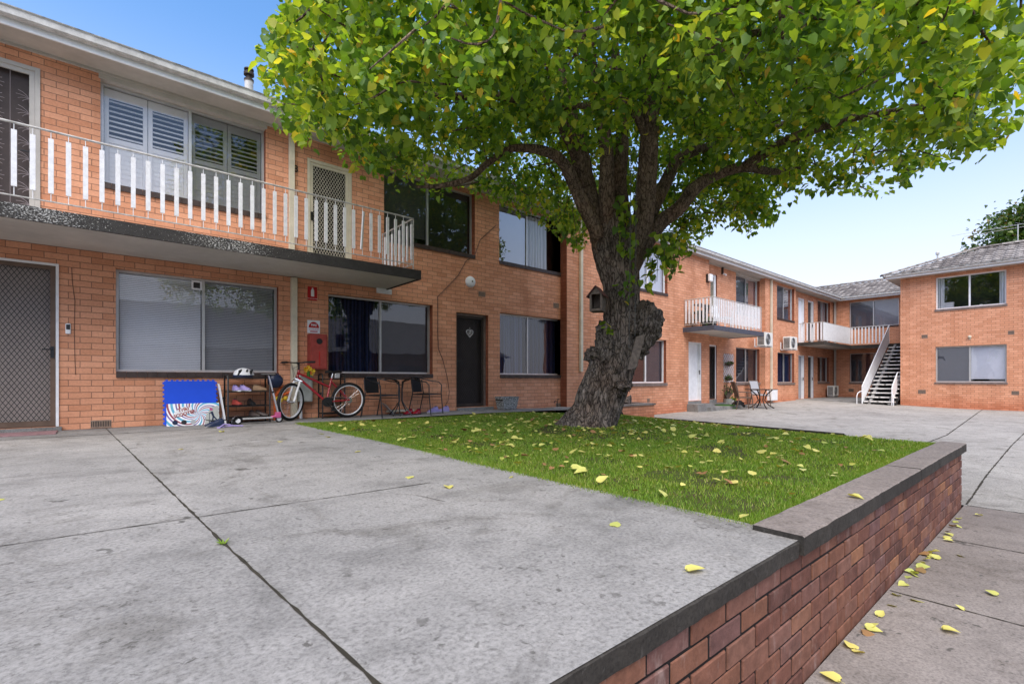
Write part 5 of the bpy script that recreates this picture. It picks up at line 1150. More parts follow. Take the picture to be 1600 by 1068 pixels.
# cabinet, signs, meter box
fx = lambda px, py, d=9.0: P(px, py, Y=d)
a, b_ = fx(485,521,8.82), fx(511,577,8.82)
q = thing('fire_cabinet', (a.x/2+b_.x/2,9.0,b_.z), 'faded red fire cabinet with a round black window on the wall', 'fire cabinet')
m = MB(); m.box((a.x,8.80,b_.z),(b_.x,8.998,a.z)); m.build('cabinet_body', M['boxred'], q, bevel=.006)
m = MB(); m.box((a.x+.02,8.788,b_.z+.02),(b_.x-.02,8.799,a.z-.02)); dr = m.build('door', M['boxred'], q, bevel=.003); cxx = (a.x+b_.x)/2; m = MB(); m.disc((cxx,8.785,a.z-.13),(0,1,0),.052,.006,28); m.build('round_window', M['dark'], dr); m = MB(); m.box((cxx-.006,8.782,b_.z+.06),(cxx+.006,8.787,b_.z+.32)); m.build('latch_strip', M['signred'], dr)
def sign(px0, py0, px1, py1, label, name='fire_sign'):
    a, b_ = fx(px0,py0,8.985), fx(px1,py1,8.985); q = thing(name, ((a.x+b_.x)/2,8.985,b_.z), label, 'sign'); return q, a, b_
q, a, b_ = sign(481,447,495.5,465.5, 'small red sign with a white extinguisher symbol high on the wall under the balcony'); MB().box((a.x,8.985,b_.z-.05),(b_.x,8.999,a.z)).build('sign_plate', M['signred'], q)
cxx = (a.x+b_.x)/2; wd2 = (b_.x-a.x); m = MB(); m.box((cxx-.028,8.981,b_.z+.02),(cxx+.028,8.9845,a.z-.07)); m.ball((cxx,8.983,a.z-.07),.028,12,8,(1,.1,1)); m.box((cxx-.012,8.981,a.z-.05),(cxx+.012,8.9845,a.z-.02)); m.build('symbol', M['white'], q)
text('FIRE EXTINGUISHER', .020, 'white', q, Matrix.Translation((cxx,8.983,b_.z-.02)) @ RX)
q, a, b_ = sign(480.5,499.5,500,521, 'white sign with a red arch and small lettering above the red cabinet', 'fire_notice'); MB().box((a.x,8.985,b_.z),(b_.x,8.999,a.z)).build('sign_plate', M['rollerw'], q); cxx = (a.x+b_.x)/2; hh = a.z-b_.z; ww = b_.x-a.x
m = MB(); n = 16; pts = [(cxx+ww*.42*math.cos(math.pi*k/n), 8.982, b_.z+hh*.42+hh*.46*math.sin(math.pi*k/n)) for k in range(n+1)]; m.add(pts, [tuple(range(n+1))]); m.build('red_arch', M['signred'], q); m = MB(); m.box((cxx-ww*.3,8.981,b_.z+hh*.10),(cxx+ww*.3,8.9845,b_.z+hh*.18)); m.build('red_bar', M['signred'], q)
text('FIRE', ww*.26, 'white', q, Matrix.Translation((cxx,8.980,b_.z+hh*.62)) @ RX, bold=.001); text('EXTINGUISHER', ww*.115, 'signred', q, Matrix.Translation((cxx,8.980,b_.z+hh*.30)) @ RX)
a, b_ = fx(468,584,8.86), fx(488.5,627,8.86); q = thing('meter_box', ((a.x+b_.x)/2,8.93,b_.z), 'pale grey green meter box low on the wall behind the red bicycle', 'meter box'); MB().box((a.x,8.86,b_.z),(b_.x,8.998,a.z)).build('box_body', M['meter'], q, bevel=.01); MB().box((a.x+.02,8.852,b_.z+.02),(b_.x-.02,8.859,a.z-.02)).build('lid', M['meter'], q, bevel=.004); m = MB(); m.bar((a.x+.05,8.95,G),(a.x+.05,8.95,b_.z),.025,8); m.build('conduit', M['white'], q)
# number 8, door bell, round light, sticker
o = text('8', .17, 'timber', b, Matrix.Translation(fx(462,264,8.992)) @ RX, name='house_number', ext=.004, bold=.003)
c = fx(106.5,513,8.985); q = thing('doorbell', (c.x,8.99,c.z-.07), 'white video doorbell with a black lens plate right of the screen door', 'doorbell'); MB().box((c.x-.028,8.972,c.z-.075),(c.x+.028,8.999,c.z+.07)).build('bell_body', M['white'], q, bevel=.012); MB().box((c.x-.02,8.967,c.z-.015),(c.x+.02,8.9715,c.z+.055)).build('lens_plate', M['black'], q, bevel=.002)
c = fx(736,440,8.95); q = thing('round_wall_light', (c.x,9.0,c.z), 'round white bulkhead light above the dark screen door', 'wall light'); m = MB(); m.lathe((0,0,0),[(.125,0),(.13,.03),(.105,.075),(.06,.095),(.02,.10),(.001,.1)],28); m.xform(Matrix.Translation((c.x,8.999,c.z)) @ Matrix.Rotation(R(90),4,'X')); m.build('diffuser', M['rollerw'], q, smooth=True); MB().disc((c.x,8.895,c.z),(0,1,0),.018,.01,12).build('centre_screw', M['black'], q)
c = fx(307,446,9.135); 
q = tag(MB().box((c.x-.07,9.108,c.z-.07),(c.x+.07,9.112,c.z+.07)).build('window_sticker', M['rollerw']), 'small square sticker at the top corner of the blind window', 'sticker'); MB().box((c.x-.045,9.105,c.z-.045),(c.x+.045,9.1075,c.z+.045)).build('printed_square', M['room'], q)
# heart wreath on the dark door
c = fx(734,520,9.05); q = thing('heart_ornament', (c.x,c.y,c.z), 'pale heart shaped wire ornament hanging on the dark screen door', 'ornament'); m = MB(); pts = []
for k in range(20): w_ = 2*math.pi*k/20; pts.append((c.x+.0058*16*math.sin(w_)**3, c.y, c.z+.0058*(13*math.cos(w_)-5*math.cos(2*w_)-2*math.cos(3*w_)-math.cos(4*w_))))
m.tube(pts, .009, 6, closed=True); m.build('heart_frame', M['alu'], q, smooth=True); m = MB(); m.tube([(c.x-.05,c.y,c.z+.03),(c.x,c.y,c.z-.04),(c.x+.05,c.y,c.z+.03)], .006, 5); m.tube([(c.x-.03,c.y,c.z-.03),(c.x+.03,c.y,c.z+.05)], .006, 5); m.bar((c.x,c.y,c.z+.07),(c.x,c.y,c.z+.13),.004,4); m.build('heart_infill', M['alu'], q)
# planter pot, tap
a = P(799,639,Z=G); q = thing('plant_pot', (a.x,8.72,G), 'grey stone patterned rectangular pot against the wall right of the dark door', 'plant pot'); m = MB(); s0, s1 = .17, .215; hh = .29
vs = [(a.x-s0*1.15,8.72-s0*.7,G),(a.x+s0*1.15,8.72-s0*.7,G),(a.x+s0*1.15,8.72+s0*.7,G),(a.x-s0*1.15,8.72+s0*.7,G)]+[(a.x-s1*1.15,8.72-s1*.7,G+hh),(a.x+s1*1.15,8.72-s1*.7,G+hh),(a.x+s1*1.15,8.72+s1*.7,G+hh),(a.x-s1*1.15,8.72+s1*.7,G+hh)]
m.add(vs, [(3,2,1,0),(0,1,5,4),(1,2,6,5),(2,3,7,6),(3,0,4,7)]); m.build('pot_body', M['pot'], q); MB().box((a.x-s1*1.1,8.72-s1*.62,G+.2),(a.x+s1*1.1,8.72+s1*.62,G+.25)).build('potting_soil', M['joint'], q)
a = fx(872,627,8.9); q = thing('garden_tap', (a.x,8.95,a.z), 'small dark garden tap low on the wall beside the brick return', 'tap'); m = MB(); m.tube([(a.x,8.99,-.9+.0),(a.x,8.93,-.75),(a.x,8.93,a.z),(a.x-.1,8.92,a.z+.02),(a.x-.13,8.91,a.z-.03)], .012, 6); m.build('pipe', M['sill'], q); m = MB(); m.bar((a.x-.04,8.9,a.z+.06),(a.x+.04,8.9,a.z+.06),.009,6); m.bar((a.x,8.92,a.z),(a.x,8.9,a.z+.06),.008,6); m.build('handle', M['sill'], q)
MB().box((a.x-.35,8.7,-.80),(a.x+.3,8.99,-.735)).build('drain_slab', M['court'], b)
# bistro chairs and table
def bistro_chair(loc, rz, label):
    q = thing('bistro_chair', loc, label, 'chair', 'black bistro chairs by the small table', rz); m = MB(); w = .25
    for s in (-1,1):      # one bent tube: front leg, arm, back leg
        m.tube([(.25,s*w,0),(.21,s*(w-.0),.42),(.215,s*(w+.01),.58),(.15,s*(w+.01),.645),(0,s*w,.66),(-.16,s*(w-.05),.70),(-.24,s*.12,.735)], .011, 8); m.tube([(-.28,s*.22,0),(-.18,s*.21,.42),(-.22,s*.20,.69)], .011, 8)
    m.tube([(-.24,-.12,.735),(-.245,0,.74),(-.24,.12,.735)], .011, 8); m.tube([(.21,-w,.40),(.21,w,.40)], .01, 8); m.tube([(-.18,-.21,.40),(-.18,.21,.40)], .01, 8)
    for s in (-1,1): m.bar((.21,s*w,.40),(-.18,s*.21,.40),.01,8); m.bar((.215,s*w,.34),(-.20,s*.215,.34),.007,6)
    m.build('frame', M['black'], q, smooth=True, local=True)
    m = MB(); vs = []; n = 8
    for i in range(n+1):
        x = -.17+.38*i/n
        for j in range(n+1): y = -.215+.43*j/n; vs.append((x, y*(1 if x > 0 else .95), .415-.02*math.sin(math.pi*i/n)*math.sin(math.pi*j/n)))
    m.add(vs, [(i*(n+1)+j,(i+1)*(n+1)+j,(i+1)*(n+1)+j+1,i*(n+1)+j+1) for i in range(n) for j in range(n)]); m.build('seat', M['weave'], q, smooth=True, local=True)
    m = MB(); vs = []
    for i in range(n+1):
        t_ = i/n; z = .44+.29*t_; x = -.185-.055*t_
        for j in range(n+1): y = -.17+.34*j/n; vs.append((x-.02*math.cos(math.pi*y/.4), y*(1+.1*math.sin(math.pi*t_)), z))
    m.add(vs, [(i*(n+1)+j,(i+1)*(n+1)+j,(i+1)*(n+1)+j+1,i*(n+1)+j+1) for i in range(n) for j in range(n)]); m.build('backrest', M['weave'], q, smooth=True, local=True)
    return q
bistro_chair((3.98,8.42,G), R(-66), 'black bistro chair nearest the bicycle, left of the small table'); bistro_chair((5.0,8.52,G), R(-60), 'black bistro chair on the right side of the small table')
q = thing('bistro_table', (4.42,8.48,G), 'small round black bistro table between two chairs under the window', 'table'); cx_, cy_ = 4.42, 8.48
m = MB(); m.disc((cx_,cy_,.012),(0,0,1),.30,.010,40); m.build('table_top', M['dark'], q); m = MB(); m.ring((cx_,cy_,.005),(0,0,1),.30,.010,40,6)
m.build('rim', M['black'], q, smooth=True)
for k in range(4):
    w_ = R(30+90*k); c_, s_ = math.cos(w_), math.sin(w_); m = MB(); m.tube([(cx_+.22*c_,cy_+.22*s_,.0),(cx_+.06*c_,cy_+.06*s_,-.05),(cx_+.035*c_,cy_+.035*s_,-.2),(cx_+.035*c_,cy_+.035*s_,-.42),(cx_+.10*c_,cy_+.10*s_,-.52),(cx_+.25*c_,cy_+.25*s_,G+.01)], .011, 8); m.build('leg', M['black'], q, smooth=True)
MB().ring((cx_,cy_,-.11),(0,0,1),.04,.006,16,6).build('collar', M['black'], q)
q = thing('leaning_tile', (4.35,8.86,G), 'grey board leaning on the bricks under the bistro table', 'board'); m = MB(); m.obox((4.33,8.84,-.58),(.012,0,0),(0,.1,.02),(-.10,0,.11)); m.build('board_sheet', M['alu'], q)
m = MB(); m.box((4.35,8.90,-.66),(4.95,8.97,-.62)); m.v = [tuple(v) for v in m.v]; tag(m.build('wooden_batten', M['cream']), 'pale timber batten lying along the foot of the wall behind the chairs', 'timber')
# doormat by the far left door
m = MB(); m.box((-1.35,8.40,G+.004),(-.42,8.86,G+.018)); tag(m.build('doormat', paint('faded_pink_mat', (.33,.20,.21), .95, .4, scale=20)), 'faded pink doormat outside the screen door at the left edge', 'doormat')
# ------------------------------------------------------------------ bird house and swing on the tree
dq = 6.78; c = P(934,487,D=dq); q = thing('bird_house', tuple(c), 'small grey wooden bird house with a reddish roof hung on the trunk', 'bird house')
bx = Vector((1,0,0)).lerp(sx,1).normalized(); by = fw; ro = Matrix.Rotation(R(-25),3,'Z'); bx, by = ro @ bx, ro @ by; hw_, hd, H_ = .085, .10, .235
m = MB(); up_ = Vector((0,0,1))
m.obox(c+up_*.006, bx*hw_, by*hd, up_*.006); m.obox(c+bx*hw_+up_*H_/2, bx*.006, by*hd, up_*H_/2); m.obox(c-bx*hw_+up_*H_/2, bx*.006, by*hd, up_*H_/2); m.obox(c+by*hd+up_*H_/2, bx*hw_, by*.005, up_*H_/2)
A0 = c+up_*H_; g = [A0-bx*hw_-by*hd, A0+bx*hw_-by*hd, A0-by*hd+up_*.10]; g2 = [v_+by*2*hd for v_ in g]; m.add(g+g2, [(0,1,2),(5,4,3)])
m.obox(c-by*hd+bx*(hw_-.012)+up_*H_/2, bx*.012, by*.005, up_*H_/2); m.obox(c-by*hd-bx*(hw_-.012)+up_*H_/2, bx*.012, by*.005, up_*H_/2); m.obox(c-by*hd+up_*.02, bx*hw_*.8, by*.005, up_*.014); m.build('house_body', M['wood'], q)
for s in (-1,1):
    e = (bx*s*(hw_+.045)-up_*.10*((hw_+.045)/hw_)*.98); nrm = Vector(e).cross(by).normalized(); m = MB(); m.obox(A0+up_*.112+e*.5, e*.5, by*(hd+.03), nrm*.006); m.build('roof_panel', M['woodr'], q)
q = thing('rope_swing', tuple(P(990,560,D=6.62)), 'old chain swing with a tilted plank seat hanging against the trunk', 'swing'); 
for (xa, xb, ya, yb, dd_) in ((986,983,225,545,6.60),(995,992,215,525,6.56)):
    m = MB(); a, e = P(xa,ya,D=dd_), P(xb,yb,D=dd_); nlk = int((a-e).length/.030); ax_ = (e-a)/nlk
    for k in range(nlk):
        cc = a+ax_*(k+.5); sd_ = sx if k % 2 else fw
        m.tube([cc-ax_*.62, cc-ax_*.3+sd_*.008, cc+ax_*.3+sd_*.008, cc+ax_*.62, cc+ax_*.3-sd_*.008, cc-ax_*.3-sd_*.008], .0028, 4, closed=True)
    m.build('chain', M['wood'] if False else paint('dull_chain', (.16,.155,.145), .5, .4, metal=.4), q)
a, e = P(1001,524,D=6.52), P(987,576,D=6.48); ax_ = (e-a)/2; m = MB(); m.obox((a+e)/2, ax_, sx*.062+up_*.015, fw*.016); m.build('plank_seat', M['wood'], q, bevel=.004)
# ------------------------------------------------------------------ planter beside the tree
cw = M['court']; q = thing('brick_planter', (11.9,8.4,-1.1), 'low brick planter with concrete capping built against the wall behind the trunk', 'planter'); pz = -.70
a = P(1003,628,Y=8.2); xr = 12.35; m = MB(); m.box((10.6,8.05,-1.4),(xr,8.765,pz-.05)); m.build('planter_wall', M['brick'], q); m = MB(); m.box((10.55,8.02,pz-.05),(xr+.04,8.25,pz)); m.box((xr-.2,8.25,pz-.05),(xr+.04,8.765,pz)); m.build('capping', M['coping'], q)
MB().box((10.6,8.25,pz-.06),(xr-.2,8.76,pz-.04)).build('planter_soil', M['joint'], q)
c = P(982,626,Y=8.3); q = thing('plant_stump', (c.x,8.3,pz), 'dead grey brown plant stump on the planter capping beside the trunk', 'stump'); m = MB(); m.tube([(c.x-.1,8.3,pz),(c.x-.02,8.3,pz+.12),(c.x+.08,8.28,pz+.24)],[.10,.09,.02],10); m.tube([(c.x+.05,8.3,pz),(c.x+.1,8.3,pz+.2)],[.06,.03],8); m.v = [tuple(Vector(v)+Vector((0,0,.02))*noise.noise(Vector(v)*20)) for v in m.v]; m.build('stump_body', M['bark'], q, smooth=True)
m = MB(); m.tube([P(961,627,Y=7.9),P(966,640,Y=7.95),P(972,645,Y=8.0),P(972,660,Y=8.0)], [.03,.025,.03,.02], 8); tag(m.build('dead_vine', M['bark'], smooth=True), 'thin dead vine stem in front of the brick planter', 'plant')
# ------------------------------------------------------------------ far terrace: outdoor table, chairs, pots
def ysurf(x, y): return float(zc(x, y))
T2 = Vector((19.0,7.75,0)); T2.z = ysurf(T2.x,T2.y)
q = thing('patio_table', tuple(T2), 'brown round metal patio table on the far courtyard below the second balcony', 'table'); m = MB(); m.disc(T2+up_*.71,(0,0,1),.55,.02,36); m.build('table_top', M['timber'], q)
for k in range(4):
    w_ = R(45+90*k); c_, s_ = math.cos(w_), math.sin(w_); m = MB(); m.tube([T2+Vector((.40*c_,.40*s_,.70)),T2+Vector((.18*c_,.18*s_,.50)),T2+Vector((.12*c_,.12*s_,.30)),T2+Vector((.26*c_,.26*s_,.12)),T2+Vector((.46*c_,.46*s_,0))], .022, 8); m.build('leg', M['timber'], q, smooth=True)
def patio_chair(x, y, rz, label, fm='brown', cu='roller'):
    q = thing('patio_chair', (x,y,ysurf(x,y)), label, 'chair', 'patio chairs round the brown table', rz); m = MB()
    for s in (-1,1):
        m.tube([(.27,s*.27,0),(.24,s*.27,.40),(.20,s*.27,.62),(-.20,s*.26,.64)], .018, 6); m.tube([(-.30,s*.24,0),(-.20,s*.24,.42),(-.27,s*.24,.80),(-.36,s*.23,1.0)], .02, 6)
    m.bar((-.36,-.23,1.0),(-.36,.23,1.0),.018,6); m.bar((.24,-.27,.40),(.24,.27,.40),.015,6); m.bar((-.2,-.24,.42),(-.2,.24,.42),.015,6); m.build('frame', M[fm], q, local=True)
    MB().box((-.20,-.24,.41),(.25,.24,.45)).build('seat', M['weave'] if cu == 'weave' else M[cu], q, local=True); m = MB(); m.obox((-.28,0,.72),(.012,0,.002),(0,.23,0),(-.07,0,.26)); m.build('backrest', M[cu], q, local=True); return q
patio_chair(17.9,7.95, R(-50), 'brown framed patio chair left of the table on the far courtyard', 'brown', 'brown'); patio_chair(20.5,8.42, R(-110), 'grey cushioned patio chair behind the table against the wall'); 
def mat(px, py, r, label):
    c = P(px,py,Z=-1.12); z = ysurf(c.x,c.y); q = MB(); q.lathe((c.x,c.y,z),[(r,0),(r,.02),(r*.98,.03),(.001,.03)],30); tag(q.build('turf_mat', M['turf']), label, 'turf mat', 'round green turf mats')
mat(1134,638.5,.42, 'round green turf mat under the branching potted plant'); 
m = MB(); m.lathe((XR1+.75,8.55,-.98),[(.36,0),(.36,.02),(.35,.03),(.001,.03)],30); tag(m.build('turf_mat', M['turf']), 'round green turf mat on the step at the black door', 'turf mat', 'round green turf mats')
c = P(1137,636,Z=-1.10); z = ysurf(c.x,c.y)+.03; q = thing('potted_succulent', (c.x,c.y,z), 'branching jade plant in a pale pot standing on the turf mat', 'potted plant'); m = MB(); m.lathe((c.x,c.y,z),[(.12,0),(.17,.26),(.18,.28),(.15,.28),(.14,.22),(.001,.22)],20); m.build('pot', M['meter'], q, smooth=True)
m = MB(); tips = []
for k in range(34):
    a_ = random.uniform(0,6.28); r_ = random.uniform(.05,.34); h_ = random.uniform(.42,.82)-r_*.3; p1 = Vector((c.x+r_*.4*math.cos(a_),c.y+r_*.4*math.sin(a_),z+.2+h_*.4)); p2 = Vector((c.x+r_*math.cos(a_),c.y+r_*math.sin(a_),z+.1+h_)); m.tube([(c.x,c.y,z+.2),p1,p2],[.022,.014,.007],6); tips.append(p2)
m.build('stems', M['cream'] if False else M['wood'], q, smooth=True); tips = np.array([tuple(t_) for t_ in tips]); V, Fq = leaves(tips[RS.randint(0,len(tips),240)]+RS.normal(0,.035,(240,3)), RS.uniform(.03,.055,240)); np_mesh('leaves', V, Fq, M['leafd'], q)
c2_ = P(1144.5,635,Z=-1.10); z = ysurf(c2_.x,c2_.y)+.03; q = thing('white_pot', (c2_.x,c2_.y,z), 'small white pot with a green plant right of the branching plant', 'potted plant'); m = MB(); m.lathe((c2_.x,c2_.y,z),[(.08,0),(.12,.2),(.11,.2),(.001,.17)],16); m.build('pot', M['white'], q, smooth=True); cc = np.array((c2_.x,c2_.y,z+.27)); V, Fq = leaves(cc+RS.normal(0,.06,(90,3)), RS.uniform(.05,.09,90)); np_mesh('leaves', V, Fq, M['leaf'], q)
c = P(1154,637,Z=-1.10); z = ysurf(c.x,c.y); m = MB(); m.ball((0,0,0),1,20,12); vs = []
for v in m.v: v = Vector(v); f = 1+.35*noise.noise(v*2.3+Vector((5,0,0))); vs.append((c.x+v.x*.26*f, c.y+v.y*.2*f, z+max(-.0,.11+v.z*.14*f)))
m.v = vs; tag(m.build('black_bag', M['rubber'], smooth=True), 'crumpled black bag on the ground beside the white pot', 'bag')
# trellis and hanging baskets
a0, z1 = ap(1129.5,552,FA); a1, z0 = ap(1145.5,597,FA); q = thing('garden_trellis', ((a0+a1)/2,8.97,z0), 'white diamond lattice trellis on the wall between door and window', 'trellis'); m = MB(); diamond(m, FA, a0, a1, z0, z1, -.03, .17, .17, .019); m.build('lattice', M['white'], q)
for py in (568,590.5):
    c = P(1139,py,Y=8.85); q = thing('hanging_basket', (c.x,c.y,c.z-.06), 'brown hanging basket of dry plants on the '+('upper' if py < 580 else 'lower')+' half of the trellis', 'basket', 'baskets on the trellis'); m = MB(); m.lathe((c.x,c.y,c.z-.10),[(.02,0),(.12,.04),(.17,.10),(.15,.10),(.001,.08)],16); m.build('bowl', M['bark'], q); V, Fq = leaves(np.array((c.x,c.y,c.z+.03))+RS.normal(0,1,(80,3))*np.array((.09,.05,.035)), RS.uniform(.04,.08,80)); np_mesh('leaves', V, Fq, M['leafd'], q)
# air conditioners
def aircon(x0, x1, y1, z0, h_, label, grp='wall mounted air conditioner units', brk=True, d_=.32):
    q = thing('air_conditioner', ((x0+x1)/2,y1-d_/2,z0), label, 'air conditioner', grp); y0 = y1-d_
    MB().box((x0,y0,z0),(x1,y1,z0+h_)).build('casing', M['ac'], q, bevel=.012)
    m = MB(); n = 9
    for k in range(n): m.box((x0-.006,y0+.04,z0+.05+(h_-.1)*k/n),(x0-.001,y1-.04,z0+.05+(h_-.1)*k/n+(h_-.1)/n*.6))
    m.build('side_grille', M['dark'], q); fc = Vector((x0+(x1-x0)*.38,y0-.004,z0+h_/2)); m = MB()
    m.disc(fc,(0,1,0),h_*.40,.006,30); fg = m.build('fan_opening', M['dark'], q); m = MB()
    for k in range(5): m.ring(fc-Vector((0,.006,0)),(0,1,0),h_*.40*(k+1)/5,.004,28,4)
    m.build('fan_guard', M['alu'], fg)
    if brk:
        m = MB()
        for x in (x0+.08,x1-.08): m.box((x-.02,y0-.02,z0-.04),(x+.02,y1+.14,z0-.002)); m.box((x-.02,y1+.10,z0-.04),(x+.02,y1+.135,z0+.32))
        m.build('bracket', M['white'], q)
    else: MB().box((x0+.05,y0+.02,z0-.08),(x1-.05,y1-.02,z0-.001)).build('feet', M['strip'], q)
    return q
c = P(1189,541,Y=8.45); aircon(c.x+.05, c.x+.83, 8.63, c.z+.03, .56, 'white wall air conditioner on brackets right of the second balcony'); c = P(1230,547,Y=8.45); aircon(c.x, c.x+.80, 8.63, c.z+.06, .56, 'white wall air conditioner on brackets left of the corner balcony')
aircon(30.2, 31.0, 8.88, -.91, .55, 'grey air conditioner unit standing on the porch floor in the courtyard corner', None, False)
a, b_ = P(1206,608.5,Y=8.6), P(1212.5,625,Y=8.6); q = thing('gas_meter_box', (a.x,8.7,b_.z), 'small white meter box low on the wall behind the patio table', 'meter box'); MB().box((a.x-.1,8.55,b_.z),(b_.x+.05,8.765,a.z)).build('box_body', M['white'], q, bevel=.01); MB().box((a.x-.08,8.544,b_.z+.02),(b_.x+.03,8.549,a.z-.02)).build('lid', M['white'], q)
# balcony B clutter
zf = 1.762
q = thing('plant_stand', (15.65,8.3,zf), 'black tiered plant stand behind the left end of the second balcony rail', 'plant stand'); m = MB()
for (z, y) in ((.25,8.5),(.5,8.5),(.75,8.5)): m.box((15.35,8.2,zf+z),(16.1,8.55,zf+z+.02))
for x in (15.36,16.08):
    for y in (8.22,8.53): m.bar((x,y,zf),(x,y,zf+.8),.012,6)
m.build('frame', M['black'], q)
for k in range(7):
    x = 15.4+.32*(k % 3)-(.1 if k > 4 else 0); y = 8.35 if k < 6 else 7.9; z = zf+(.02 if k < 3 else .27 if k < 5 else .52) if k < 6 else zf
    q = thing('flower_pot', (x+.05,y-(.2 if k < 3 else 0),z), ('black pot with a small plant on the stand behind the second balcony rail' if k >= 3 else 'black pot with a small plant on the second balcony floor'), 'flower pot', 'pots on the second balcony stand' if k >= 3 else 'pots on the second balcony floor'); c = q.location; m = MB(); m.lathe(c,[(.07,0),(.10,.17),(.09,.17),(.001,.15)],14); m.build('pot', M['black'], q); V, Fq = leaves(np.array((c.x,c.y,c.z+.22))+RS.normal(0,.05,(50,3)), RS.uniform(.04,.08,50)); np_mesh('leaves', V, Fq, M['leafd'], q)
q = thing('plastic_chair', (17.0,8.3,zf), 'white plastic chair behind the second balcony rail', 'chair'); m = MB(); m.box((16.75,8.05,zf+.40),(17.25,8.55,zf+.44)); m.build('seat', M['white'], q); m = MB(); m.obox((17.0,8.56,zf+.66),(.25,0,0),(0,.015,0),(0,.04,.24)); m.build('backrest', M['white'], q)
for x in (16.78,17.22):
    for y in (8.08,8.52): MB().bar((x,y,zf),(x,y,zf+.40),.02,6).build('leg', M['white'], q)
c = P(1107,434,Y=8.68); q = thing('square_wall_light', (c.x,8.77,c.z), 'small white and black wall light beside the upper door of the second balcony', 'wall light'); MB().box((c.x-.02,8.60,c.z-.13),(c.x+.2,8.70,c.z+.14)).build('lamp_body', M['white'], q, bevel=.03); MB().box((c.x-.02,8.70,c.z-.14),(c.x+.16,8.768,c.z+.15)).build('back_plate', M['black'], q)
c = P(1131.5,426,Y=8.9); q = thing('security_camera', (c.x,8.95,c.z), 'small dark security camera under the eaves over the second balcony', 'camera'); MB().box((c.x-.03,8.93,c.z-.05),(c.x+.03,8.998,c.z+.22)).build('mount', M['timber'], q); MB().bar((c.x,8.93,c.z-.04),(c.x,8.82,c.z-.10),.035,10).build('camera_body', M['white'], q)
# ------------------------------------------------------------------ house across the driveway, seen mirrored in the windows
nh = thing('neighbour_house', (6,-13,-1.4), 'dark brick house with a tiled roof across the driveway, mirrored in the ground floor windows', 'house')
m = MB(); fn = ('X', -11.0); ops = [(x, x+1.8, -.3, .9) for x in (-8,-3,3,9,15,20)]; wall(m, fn, -14, 24, -1.5, 1.7, ops, .2); m.quad((-14,-11,-1.5),(-14,-19,-1.5),(-14,-19,1.7),(-14,-11,1.7)); m.quad((24,-11,-1.5),(24,-19,-1.5),(24,-19,1.7),(24,-11,1.7)); m.quad((-14,-19,-1.5),(24,-19,-1.5),(24,-19,1.7),(-14,-19,1.7)); m.build('brick_wall', M['wbrick'], nh)
for o_ in ops: MB().quad((o_[0],-10.9,o_[2]),(o_[1],-10.9,o_[2]),(o_[1],-10.9,o_[3]),(o_[0],-10.9,o_[3])).build('window', M['room'], nh)
m = MB(); m.quad((-14.5,-10.4,1.65),(24.5,-10.4,1.65),(20.2,-15,4.3),(-10.2,-15,4.3)); m.quad((-14.5,-19.6,1.65),(-14.5,-10.4,1.65),(-10.2,-15,4.3)); m.quad((24.5,-10.4,1.65),(24.5,-19.6,1.65),(20.2,-15,4.3)); m.quad((24.5,-19.6,1.65),(-14.5,-19.6,1.65),(-10.2,-15,4.3),(20.2,-15,4.3)); m.build('tiled_roof', M['tile'], nh)
# ------------------------------------------------------------------ fallen leaves, each its own thing
def leaf_mesh(name, matn, seed):
    rr = random.Random(seed); c1, c2q = rr.uniform(-.2,.55), rr.uniform(-.3,.5); T = [(0,0),(-.12,.28),(.05,.44),(.38,.44),(.72,.24),(1.05,0)]; m = MB(); vs = []; n = len(T)
    for (x, y) in T: vs.append((x, 0, .05*math.sin(x*3)*c2q+.03))
    for s in (1,-1):
        for (x, y) in T: vs.append((x+.0, s*y, .03+abs(y)**1.3*c1+.10*math.sin(x*3.1)*c2q+rr.uniform(-.015,.03)))
    f = []
    for k in range(n-1):
        f.append((k,k+1,n+k+1,n+k)); f.append((k+1,k,2*n+k,2*n+k+1))
    vs += [(-.35,.012,.02),(-.35,-.012,.02),(.02,.012,.035),(.02,-.012,.035)]; f.append((3*n,3*n+1,3*n+3,3*n+2)); m.add(vs, f)
    me = bpy.data.meshes.new(name); me.from_pydata(m.v, [], m.f); me.validate(); me.materials.append(M[matn]); me.polygons.foreach_set('use_smooth',[True]*len(me.polygons)); return me
LM = [leaf_mesh('fallen_leaf', 'fleaf', s_) for s_ in range(7)]; LB = [leaf_mesh('fallen_leaf', 'bleaf', s_) for s_ in (20,21)]
def drop(x, y, z, s, label, group, br=False, rz=None, tilt=.25):
    o = bpy.data.objects.new('fallen_leaf', random.choice(LB if br else LM)); COL.objects.link(o); o.location = (x,y,z); o.scale = (s,s*random.uniform(.8,1.1),s); o.rotation_euler = (random.uniform(-tilt,tilt), random.uniform(-tilt,tilt), rz if rz is not None else random.uniform(0,6.28)); tag(o, label, 'leaf', group)
one = [(960,822,.088,'single yellow leaf lying on the terrace concrete below the lawn edge',-.70),(1076,893,.075,'single yellow leaf near the terrace edge above the brick wall',-.70),(345,675,.10,'yellow leaf on the concrete in front of the shoe rack',-.70),(285,702,.05,'small yellow leaf on the concrete left of the joint',-.70),(2,780,.07,'yellow leaf on the concrete at the left edge of the picture',-.70),(90,670,.08,'yellow leaf beside the pink doormat',-.69),(30,671,.08,'yellow leaf on the pink doormat',-.68),(1329,775,.085,'yellow leaf lying on the concrete coping of the low wall',-.672),(1556,930,.075,'yellow leaf alone on the lower path at the right edge',-1.345),(1475,984,.08,'yellow leaf alone in the middle of the lower path',-1.345),(1310,1064,.09,'yellow leaf at the bottom edge of the lower path',-1.345),(440,690,.07,'yellow leaf on the concrete near the lawn corner',-.70)]
for (px, py, s_, lb, z) in one: c = P(px,py,Z=z); drop(c.x,c.y,z+.003,s_*.82,lb,None,tilt=.1)
